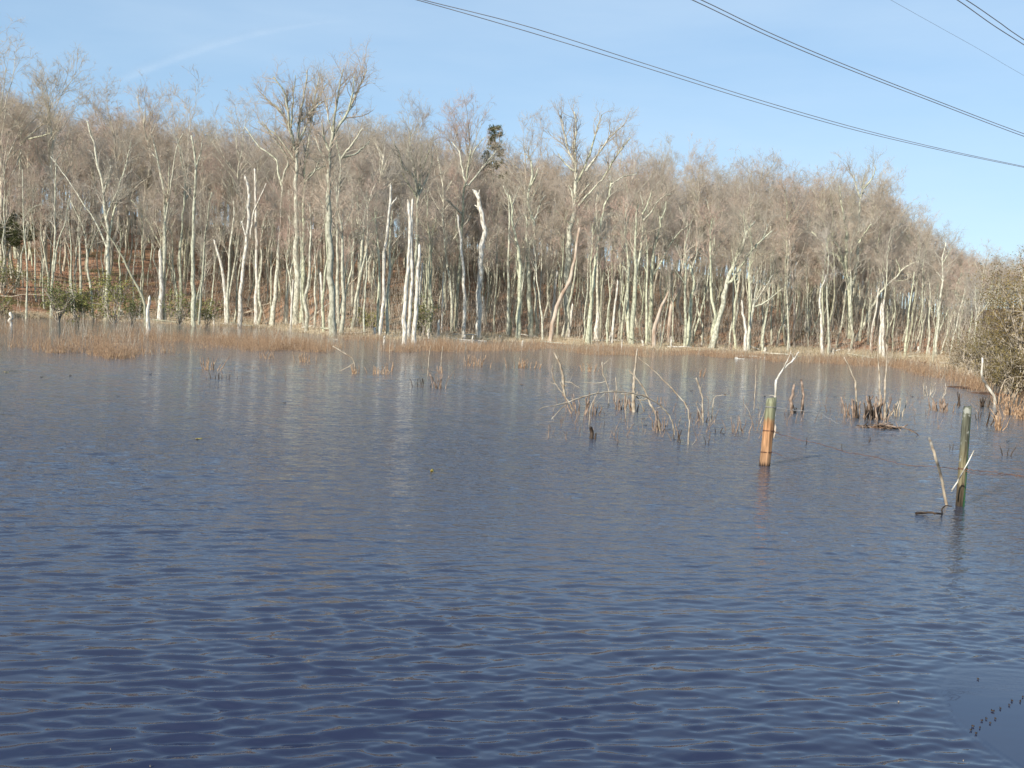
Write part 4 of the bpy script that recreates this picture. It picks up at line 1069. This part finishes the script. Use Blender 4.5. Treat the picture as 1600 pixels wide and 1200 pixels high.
for lo_, hi_, y0_, y1_, n_ in [(855, 1190, 612, 690, 170), (1225, 1600, 606, 672, 260), (300, 720, 562, 596, 90), (780, 1130, 570, 592, 70)]:
    g_ = np.array([on_water(a_, b_) for a_, b_ in zip(rnd.uniform(lo_, hi_, n_), rnd.uniform(y0_, y1_, n_))])
    h_ = rnd.uniform(.04, .24, n_); l_ = rnd.normal(size=(n_, 2)) * .35; t_ = np.linspace(0, 1, 4)
    P = np.stack([g_[:, :1] + l_[:, :1] * h_[:, None] * t_ ** 1.3, g_[:, 1:2] + l_[:, 1:] * h_[:, None] * t_ ** 1.3, -.05 + (h_[:, None] + .05) * t_ + 0 * g_[:, :1]], -1)
    mb.sweep(P, rnd.uniform(.0035, .0085, n_)[:, None] * np.linspace(1, .5, 4)[None], 4)
tag(link('pond_stubble', mb.mesh('pond_stubble', M_stem)), 'sparse thin brown twig ends poking out of the pond', 'stubble', kind='stuff')

def short_post(label, pts, w, mat, sub=.25):
    o, C, r = stick('driftwood_stub', label, 'stub', pts, w, mat, 'broken stubs standing in the pond', sub=sub, taper=.55, base='water', wob=.08, sides=8)
short_post('left of two brown pointed stubs right of the orange post', '1240,646 1237,627 1241,602', 7, M_stem)
short_post('right of two pointed stubs, with a bleached tip', '1254,645 1255,619 1252,594', 6, M_stem)
short_post('black broken stump alone in front of the tangle', '926,686 925,678 923,668', 9, M_dark)
short_post('black nub by the dark stump', '930,686 931,678', 5, M_dark)
short_post('pale broken stub leaning against the right shrubs', '1558,632 1553,618 1540,600 1534,585 1535,560', 5, M_snag)
short_post('white forked stick before the right shrubs', '1547,598 1556,590 1559,580 1559,568', 4, M_snag)
short_post('grey upright stub before the right shrubs', '1572,612 1573,600 1572,588', 7, M_dead)
short_post('pale upright stub at the right picture edge', '1594,612 1595,590 1594,572', 4, M_snag)
branch('arching white twig over the right shrubs', ['1.8,1.2:1563,612 1566,596 1575,582 1590,572 1606,570'])
branch('second arching white twig low over the right shrubs', ['1.6,1.1:1560,620 1568,598 1580,590 1602,588'])

# brush heap with sticks
org = on_water(1380, 669); s = org[1] / FPX
heap = link('brush_heap', None, loc=org); tag(heap, 'brown heap of sodden sticks floating under the brown stem cluster', 'brush heap')
rnd = np.random.default_rng(3)
n = 70
c = np.stack([rnd.normal(size=n) * 13 * s, rnd.normal(size=n) * 9 * s, np.abs(rnd.normal(size=n)) * 4 * s], 1); c[:, 2] *= np.exp(-(c[:, 0] / (16 * s)) ** 2)
d = unit(rnd.normal(size=(n, 3)) * (1, .8, .22)) * rnd.uniform(.12, .4, n)[:, None]
t = np.linspace(-.5, .5, 4)[None, :, None]
P = c[:, None, :] + d[:, None, :] * t; P[:, 1:3] += rnd.normal(size=(n, 2, 3)) * .01
for i in range(n):
    mb = MB(); mb.sweep(P[i], np.linspace(1.3, .7, 4) * rnd.uniform(.006, .012), 5, cap=True)
    link('stick', mb.mesh('stick', M_stem if i % 3 else M_dark), heap)
mb = MB()
a = np.linspace(0, 2 * np.pi, 20, endpoint=False)
rings = []
for rr, zz in [(1, -.04), (.8, .015), (.5, .04), (.2, .055)]:
    rings.append(np.stack([np.cos(a) * rr * 24 * s * (1 + .2 * np.sin(3 * a + 1)), np.sin(a) * rr * 14 * s * (1 + .2 * np.sin(2 * a)), np.full(20, zz) + rnd.normal(size=20) * .006], 1))
V = np.concatenate(rings + [np.array([[0, 0, .06]])])
f4 = [(i * 20 + j, i * 20 + (j + 1) % 20, (i + 1) * 20 + (j + 1) % 20, (i + 1) * 20 + j) for i in range(3) for j in range(20)]
f3 = [(60 + j, 60 + (j + 1) % 20, 80) for j in range(20)]
mb.add(V, f4, f3); link('mud', mb.mesh('mud', M_mud), heap)
stick('driftwood', 'brown stick trailing right from the brush heap', 'stick', '1400,668 1412,669 1428,675 1440,683', 2.6, M_stem, base='water', taper=.5, Y=on_water(1420, 680)[1])
stick('driftwood', 'dark stick poking left out of the brush heap', 'stick', '1368,664 1358,668 1350,672', 2.2, M_dark, base='water', taper=.6)

# mud bars by the right bank
def mudbar(px, py, w, d, label):
    org = on_water(px, py); s = org[1] / FPX
    a = np.linspace(0, 2 * np.pi, 28, endpoint=False); mb = MB(); rings = []
    r_ = np.random.default_rng(int(px))
    for rr, zz in [(1, -.05), (.85, .01), (.5, .035), (.2, .045)]:
        rings.append(np.stack([np.cos(a) * rr * w * .5 * s * (1 + .15 * np.sin(3 * a)), np.sin(a) * rr * d * (1 + .2 * np.sin(2 * a + 1)), np.full(28, zz) + r_.normal(size=28) * .006], 1))
    V = np.concatenate(rings + [np.array([[0, 0, .05]])])
    f4 = [(i * 28 + j, i * 28 + (j + 1) % 28, (i + 1) * 28 + (j + 1) % 28, (i + 1) * 28 + j) for i in range(3) for j in range(28)]
    f3 = [(84 + j, 84 + (j + 1) % 28, 112) for j in range(28)]
    mb.add(V, f4, f3); o = link('mud_bar', mb.mesh('mud_bar', M_mud), loc=org); tag(o, kind='structure')
mudbar(1502, 606, 46, .9, 'flat reddish mud bar near the right bank')
mudbar(1550, 616, 60, .8, 'second mud bar below the right shrubs')

# ------------------------------------------------------------------ fence
def post_mat(name, stops, patch=None, green=None):
    m, nt, b = new_mat(name); N, L = nt.nodes, nt.links
    tcn = N.new('ShaderNodeTexCoord'); sp = N.new('ShaderNodeSeparateXYZ'); L.new(tcn.outputs['Object'], sp.inputs[0])
    n = N.new('ShaderNodeTexNoise'); n.inputs['Scale'].default_value = 9; n.inputs['Detail'].default_value = 6
    mp_ = N.new('ShaderNodeMapping'); mp_.inputs['Scale'].default_value = (5, 5, .45)
    L.new(tcn.outputs['Object'], mp_.inputs[0]); L.new(mp_.outputs[0], n.inputs['Vector'])
    ad = N.new('ShaderNodeMath'); ad.operation = 'MULTIPLY_ADD'; ad.inputs[1].default_value = .16; ad.inputs[2].default_value = -.08
    L.new(n.outputs['Fac'], ad.inputs[0])
    a2 = N.new('ShaderNodeMath'); L.new(sp.outputs['Z'], a2.inputs[0]); L.new(ad.outputs[0], a2.inputs[1])
    cr = N.new('ShaderNodeValToRGB'); L.new(a2.outputs[0], cr.inputs['Fac'])
    els = cr.color_ramp.elements
    els[0].position, els[0].color = stops[0][0], (*stops[0][1], 1); els[1].position, els[1].color = stops[-1][0], (*stops[-1][1], 1)
    for p_, c_ in stops[1:-1]:
        e = els.new(p_); e.color = (*c_, 1)
    c2 = N.new('ShaderNodeValToRGB'); c2.color_ramp.elements[0].position = .3; c2.color_ramp.elements[0].color = (.32, .30, .28, 1)
    c2.color_ramp.elements[1].position = .62; c2.color_ramp.elements[1].color = (1.1, 1.1, 1.1, 1)
    L.new(n.outputs['Fac'], c2.inputs['Fac'])
    mm = N.new('ShaderNodeMixRGB'); mm.blend_type = 'MULTIPLY'; mm.inputs['Fac'].default_value = 1
    L.new(cr.outputs[0], mm.inputs['Color1']); L.new(c2.outputs[0], mm.inputs['Color2'])
    out = mm.outputs[0]
    if patch:
        n3 = N.new('ShaderNodeTexNoise'); n3.inputs['Scale'].default_value = 16; L.new(tcn.outputs['Object'], n3.inputs['Vector'])
        c3 = N.new('ShaderNodeValToRGB'); c3.color_ramp.elements[0].position = .58; c3.color_ramp.elements[1].position = .63
        L.new(n3.outputs['Fac'], c3.inputs['Fac'])
        gt = N.new('ShaderNodeMath'); gt.operation = 'GREATER_THAN'; gt.inputs[1].default_value = patch[0]; L.new(sp.outputs['Z'], gt.inputs[0])
        ml = N.new('ShaderNodeMath'); ml.operation = 'MULTIPLY'; L.new(c3.outputs[0], ml.inputs[0]); L.new(gt.outputs[0], ml.inputs[1])
        m3 = N.new('ShaderNodeMixRGB'); L.new(ml.outputs[0], m3.inputs['Fac']); L.new(out, m3.inputs['Color1']); m3.inputs['Color2'].default_value = (*patch[1], 1)
        out = m3.outputs[0]
    if green:
        mg = N.new('ShaderNodeMapRange'); mg.inputs['From Min'].default_value = green[0]; mg.inputs['From Max'].default_value = green[1]; L.new(sp.outputs['X'], mg.inputs['Value'])
        a3 = N.new('ShaderNodeMath'); a3.operation = 'MULTIPLY_ADD'; L.new(sp.outputs['Z'], a3.inputs[0]); a3.inputs[1].default_value = -.02; L.new(sp.outputs['X'], a3.inputs[2]); L.new(a3.outputs[0], mg.inputs['Value'])
        m4 = N.new('ShaderNodeMixRGB'); L.new(mg.outputs[0], m4.inputs['Fac']); L.new(out, m4.inputs['Color1']); m4.inputs['Color2'].default_value = (.05, .19, .075, 1); out = m4.outputs[0]
    L.new(out, b.inputs['Base Color']); b.inputs['Roughness'].default_value = .85
    bn = N.new('ShaderNodeBump'); bn.inputs['Strength'].default_value = 1.0; bn.inputs['Distance'].default_value = .015
    L.new(n.outputs['Fac'], bn.inputs['Height']); L.new(bn.outputs[0], b.inputs['Normal'])
    return m

def wrap(parent, c, axis, r, mat, turns=2, pitch=.008, wr=.003):
    a = np.linspace(0, 2 * np.pi * turns, 22 * turns)
    P = np.stack([np.cos(a) * r, np.sin(a) * r, pitch * a / 6.28], 1) + c
    mb = MB(); mb.sweep(P, np.full(len(a), wr), 5)
    return link('wire_wrap', mb.mesh('wire_wrap', mat), parent)

def fence_post(p_base, p_top, wpx, mat, label, extra):
    b0 = on_water(*p_base); Y0 = b0[1]; s = Y0 / FPX
    tp = at_y(p_top[0], p_top[1], Y0) - b0
    o = link('fence_post', None, loc=b0); tag(o, label, 'fence post', 'fence posts in the pond')
    rnd = np.random.default_rng(int(p_base[0]))
    r = wpx * s * .5; k = 14; sd = 20
    a = np.arange(sd) * 2 * np.pi / sd
    prof = 1 + .05 * np.sin(3 * a + 1) + .04 * np.sin(7 * a) + .03 * rnd.normal(size=sd)
    V = []
    for i in range(k):
        t = i / (k - 1); c = tp * t + np.array([0, 0, -.5 * (1 - t)]) * (t < .01)
        if i == 0: c = -tp * .35
        rr = r * prof * (1.02 - .06 * t) * (1 + .012 * rnd.normal(size=sd))
        if i == k - 1: rr = rr * .9
        V.append(np.stack([c[0] + np.cos(a) * rr, c[1] + np.sin(a) * rr, np.full(sd, c[2]) + (rnd.normal(size=sd) * .004 + .012 * np.cos(a) if i >= k - 2 else 0)], 1))
    V = np.concatenate(V + [(tp + np.array([0, 0, .004]))[None]])
    f4 = [(i * sd + j, i * sd + (j + 1) % sd, (i + 1) * sd + (j + 1) % sd, (i + 1) * sd + j) for i in range(k - 1) for j in range(sd)]
    f3 = [((k - 1) * sd + j, (k - 1) * sd + (j + 1) % sd, k * sd) for j in range(sd)]
    mb = MB(); mb.add(V, f4, f3)
    link('shaft', mb.mesh('shaft', mat), o)
    for t, mt in extra:
        wrap(o, tp * t, tp, r * 1.06, mt)
    return o, b0, tp, r

M_post1 = post_mat('stained_post', [(0.0, (.05, .03, .02)), (.05, (.42, .25, .14)), (.28, (.48, .27, .14)), (.50, (.49, .26, .13)), (.58, (.40, .24, .12)), (.62, (.25, .25, .15)), (.95, (.29, .30, .19))])
M_post2 = post_mat('mossy_post', [(0.0, (.06, .045, .03)), (.22, (.13, .10, .06)), (.25, (.20, .17, .10)), (.45, (.22, .19, .11)), (.7, (.12, .12, .085)), (1.0, (.15, .155, .11))], patch=(.45, (.30, .30, .25)), green=(.0, .028))
p1, b1, t1, r1 = fence_post((1195, 727), (1206, 622), 16.5, M_post1, 'orange stained wooden post with a grey green top, wrapped in wire', [(.51, M_rust), (.19, M_rust), (.86, M_wire)])
mb = MB()
c = t1 * .52 + np.array([r1 * 1.0, -.01, 0])
mb.sweep(np.array([c + (0, 0, -.09), c + (.012, 0, -.02), c + (.014, 0, .05), c + (.004, 0, .09)]), np.array([.012, .02, .018, .006]), 6, cap=True)
link('bark_flap', mb.mesh('bark_flap', M_bark_red), p1)
p2, b2, t2, r2_ = fence_post((1500, 790), (1511.5, 636), 13.5, M_post2, 'dark mossy post with pale lichen and a green side', [(.37, M_rust)])

def wire(label, knots, mat, r=.0034, barbs=True):
    P = curve(np.array(knots), 60)
    rnd = np.random.default_rng(len(label)); P[1:-1] += rnd.normal(size=(58, 3)) * .004
    org = P[0].copy(); P = P - org
    o = link('barbed_wire', None, loc=org); tag(o, label, 'wire', 'fence wires over the pond')
    mb = MB(); mb.sweep(P, np.full(60, r), 5); link('strand', mb.mesh('strand', mat), o)
    if barbs:
        for i in range(4, 58, 6):
            mb = MB(); d = unit(rnd.normal(size=3)) * .022
            mb.sweep(np.array([P[i] - d, P[i] + d]), np.array([.0022, .0012]), 4); link('barb', mb.mesh('barb', mat), o)
    return o
Ya, Yb = b1[1], b2[1]
def wp(x, y, f): return at_y(x, y, Ya + (Yb - Ya) * f)
wire('rusty barbed wire sagging between the orange post and the mossy post', [wp(1204, 673, 0), wp(1238, 684, .11), wp(1282, 694, .26), wp(1322, 706, .4), wp(1366, 714, .55), wp(1413, 726, .71), wp(1463, 729, .88), wp(1500, 733, 1)], M_rust)
wire('rusty barbed wire leaving the mossy post to the right picture edge', [wp(1503, 733, 1), wp(1545, 737, 1.13), wp(1600, 743, 1.3), wp(1680, 740, 1.6)], M_rust)
wire('lower loose wire end right of the mossy post', [wp(1503, 735, 1), wp(1530, 741, 1.08), wp(1570, 742, 1.2), wp(1600, 745, 1.32)], M_rust, .0025, False)
wire('pale broken upper wire trailing right from the orange post', [wp(1210, 636, 0), wp(1240, 641, .1), wp(1275, 644, .2), wp(1310, 662, .32)], M_wire, .003, False)
wire('thin rusty wire end hanging low by the orange post', [wp(1200, 706, 0), wp(1212, 708, .03), wp(1222, 712, .06)], M_rust, .0025, False)

o, C, r = stick('leaning_stick', 'grey brown stick with a pale tip leaning left of the mossy post', 'stick', '1485,790 1471,748 1460,709 1452,685', 4.5, M_dead, sub=.15, base='water', taper=.95, wob=.05, sides=8)
stick('leaning_stick', 'thin white twig leaning right against the mossy post', 'stick', '1487,767 1497,751 1506,735 1522,704', 2.8, M_snag, Y=on_water(1500, 796)[1], taper=.6, wob=.05)
stick('driftwood', 'dark flat driftwood floating at the foot of the leaning stick', 'driftwood', '1431,802 1445,801 1458,801 1472,803', 4.2, M_dark, base='water', taper=.7, Y=on_water(1450, 805)[1])
stick('driftwood', 'curled dark root between the driftwood and the leaning stick', 'driftwood', '1472,803 1472,795 1478,790 1487,791', 2.2, M_dark, base='water', taper=.7, Y=on_water(1475, 803)[1])

# floating leaves and specks
def leaf(px, py, size, mat, label, tilt=.4, name='floating_leaf', cat='leaf', group=None):
    org = on_water(px, py); org[2] = .006
    a = np.linspace(0, 2 * np.pi, 12, endpoint=False)
    V = np.stack([np.cos(a) * size, np.sin(a) * size * .45 * (1 + .2 * np.cos(2 * a)), .25 * size * np.cos(a) ** 2 * tilt + .004 * np.sin(3 * a)], 1)
    V = np.concatenate([V, V - (0, 0, .002), [[0, 0, 0]], [[0, 0, -.004]]])
    f3 = [(j, (j + 1) % 12, 24) for j in range(12)] + [(12 + (j + 1) % 12, 12 + j, 25) for j in range(12)]
    f4 = [(j, j + 12, (j + 1) % 12 + 12, (j + 1) % 12) for j in range(12)]
    mb = MB(); mb.add(V, f4, f3); o = link(name, mb.mesh(name, mat), loc=org)
    o.rotation_euler = (0, 0, px * .7 % 6.28); tag(o, label, cat, group)
    return o
leaf(675, 738, .045, M_leafy, 'curled yellow leaf floating in the middle of the pond', 2.5)
leaf(311, 686, .055, M_leafy, 'yellow green leaf floating left of the middle', .6)
leaf(10, 582, .05, M_leafy, 'small pale leaf floating near the left picture edge', 1.0)
SPK = [(1551, 1112, 8), (1541, 1124, 7), (1534, 1127, 5), (1517, 1142, 8), (1531, 1138, 7), (1563, 1108, 8), (1520, 1136, 6), (1581, 1096, 9), (1594, 1097, 9), (1577, 1103, 6), (1555, 1124, 5), (1525, 1147, 5), (1547, 1131, 4), (1528, 1062, 6), (1598, 1090, 6)]
for i, (x, y, sz) in enumerate(SPK):
    leaf(x, y, sz * on_water(x, y)[1] / FPX * .36, M_dark, 'small dark speck of plant debris adrift on the calm corner water', .8, 'floating_debris', 'debris', 'dark specks on the calm water')
for i, (x, y) in enumerate([(1505, 1190), (1404, 1098), (173, 1173), (235, 1199)]):
    leaf(x, y, .0035, M_dead, 'tiny pale fleck floating on the near ripples', .8, 'floating_fleck', 'fleck', 'pale flecks on the near water')
WW = ["right of the bent rod tip", 'below the hooked twig', 'beneath the bent rod', 'just under the last weed scrap beneath the bent rod', 'left of the orange post top', 'below the two tall pale rods', 'left of the hair-thin twig', 'between the hooked twig and the orange post', 'right of the mossy post', 'in open water off the left reeds', 'leftmost of the three off the left reeds', 'right of the three off the left reeds', 'left of the outermost reeds, alone', 'below the outermost reeds', 'left of the bent pale branch', 'right beside the orange post', 'between the brown stem cluster and the low stub row']
for i, (x, y) in enumerate([(1080, 611), (1133, 617), (1005, 655), (1008, 665), (1195, 620), (1305, 620), (1180, 615), (1130, 678), (1575, 690), (110, 588), (65, 590), (235, 585), (185, 620), (445, 630), (815, 602), (1215, 676), (1425, 620)]):
    leaf(x, y, 3.2 * on_water(x, y)[1] / FPX, M_dark, 'low dark scrap of weed ' + WW[i], 1.5, 'floating_weed', 'weed', 'dark scraps on the pond')

# ------------------------------------------------------------------ overhead cables
def cable(label, pts, D0, D1, r=.030, n=40):
    p = np.array(parse(pts))
    C2 = curve(np.c_[p, np.zeros(len(p))], n)
    t = (C2[:, 0] - C2[0, 0]) / (C2[-1, 0] - C2[0, 0])
    P = np.array([at_y(x, y, 1 / ((1 - u) / D0 + u / D1)) for (x, y, _), u in zip(C2, t)])
    org = P[0].copy(); mb = MB(); mb.sweep(P - org, np.full(n, r), 6)
    tag(link('power_cable', mb.mesh('power_cable', M_cable), loc=org), label, 'cable', 'overhead power cables')
cable('upper wire of the lowest, longest cable pair crossing the sky', '560,-28 662,0 820,40 1000,97 1160,148 1320,195 1460,230 1600,260 1760,292', 70, 130)
cable('lower wire of the lowest, longest cable pair crossing the sky', '540,-28 652,0 820,48 1000,103 1160,153 1320,199 1460,232.5 1600,261.5 1760,293', 70, 130)
cable('upper wire of the middle cable pair', '1000,-40 1096,0 1200,50 1320,101 1460,156 1600,209 1760,264', 62, 112)
cable('lower wire of the middle cable pair', '985,-40 1082,0 1200,56 1320,106 1460,160 1600,213 1760,267', 62, 112)
cable('upper wire of the cable pair cutting the top right corner', '1440,-40 1510,0 1560,34 1600,62 1760,165', 55, 80, .026)
cable('lower wire of the cable pair cutting the top right corner', '1430,-40 1496,0 1550,38 1600,70 1760,172', 55, 80, .026)
cable('single hair-thin wire between the middle pair and the corner pair', '1320,-40 1392,0 1460,38 1530,77 1600,118 1760,205', 70, 110, .010)

# ------------------------------------------------------------------ contrail, nine kilometres up and far off
m = bpy.data.materials.new('ice_cloud'); m.use_nodes = True; nt = m.node_tree; N, L = nt.nodes, nt.links; N.clear()
out = N.new('ShaderNodeOutputMaterial'); tr = N.new('ShaderNodeBsdfTransparent'); df = N.new('ShaderNodeBsdfTranslucent'); df2 = N.new('ShaderNodeBsdfDiffuse')
df.inputs['Color'].default_value = (1, 1, 1, 1); df2.inputs['Color'].default_value = (1, 1, 1, 1)
add = N.new('ShaderNodeMixShader'); L.new(df.outputs[0], add.inputs[1]); L.new(df2.outputs[0], add.inputs[2])
mix = N.new('ShaderNodeMixShader'); at = N.new('ShaderNodeAttribute'); at.attribute_name = 'dens'
nz = N.new('ShaderNodeTexNoise'); nz.inputs['Scale'].default_value = .003; tcn = N.new('ShaderNodeTexCoord'); L.new(tcn.outputs['Object'], nz.inputs['Vector'])
ml0 = N.new('ShaderNodeMath'); ml0.operation = 'MULTIPLY'; ml0.inputs[1].default_value = .17; L.new(at.outputs['Fac'], ml0.inputs[0])
ml = N.new('ShaderNodeMath'); ml.operation = 'MULTIPLY'; L.new(ml0.outputs[0], ml.inputs[0]); L.new(nz.outputs['Fac'], ml.inputs[1])
L.new(ml.outputs[0], mix.inputs['Fac']); L.new(tr.outputs[0], mix.inputs[1]); L.new(add.outputs[0], mix.inputs[2]); L.new(mix.outputs[0], out.inputs['Surface'])
DC = 15000.0
cl = [(150, 138), (200, 116), (260, 92), (330, 68), (400, 50), (470, 37), (540, 28)]
wd = [20, 24, 22, 20, 17, 13, 9]; dn = [.0, .75, .8, .75, .65, .45, 0]
K, S = 40, 9
tt = np.linspace(0, len(cl) - 1, K)
cx = np.interp(tt, range(len(cl)), [c[0] for c in cl]); cy = np.interp(tt, range(len(cl)), [c[1] for c in cl])
ww = np.interp(tt, range(len(cl)), wd); dd_ = np.interp(tt, range(len(cl)), dn)
V, A = [], []
for i in range(K):
    for j in range(S):
        u = j / (S - 1) * 2 - 1
        V.append(at_y(cx[i], cy[i] + u * ww[i] * .6, DC)); A.append(dd_[i] * (1 - u * u) ** 1.5)
V = np.array(V); V[:, 1] += 60 * np.cos(np.tile(np.linspace(-1, 1, S), K) * 1.57)
q = [(i * S + j, (i + 1) * S + j, (i + 1) * S + j + 1, i * S + j + 1) for i in range(K - 1) for j in range(S - 1)]
org = V[0].copy(); mb = MB(); mb.add(V - org, q); me = mb.mesh('contrail', m)
fa = me.attributes.new('dens', 'FLOAT', 'POINT'); fa.data.foreach_set('value', np.array(A, dtype=np.float32))
tag(link('contrail', me, loc=org), kind='structure')
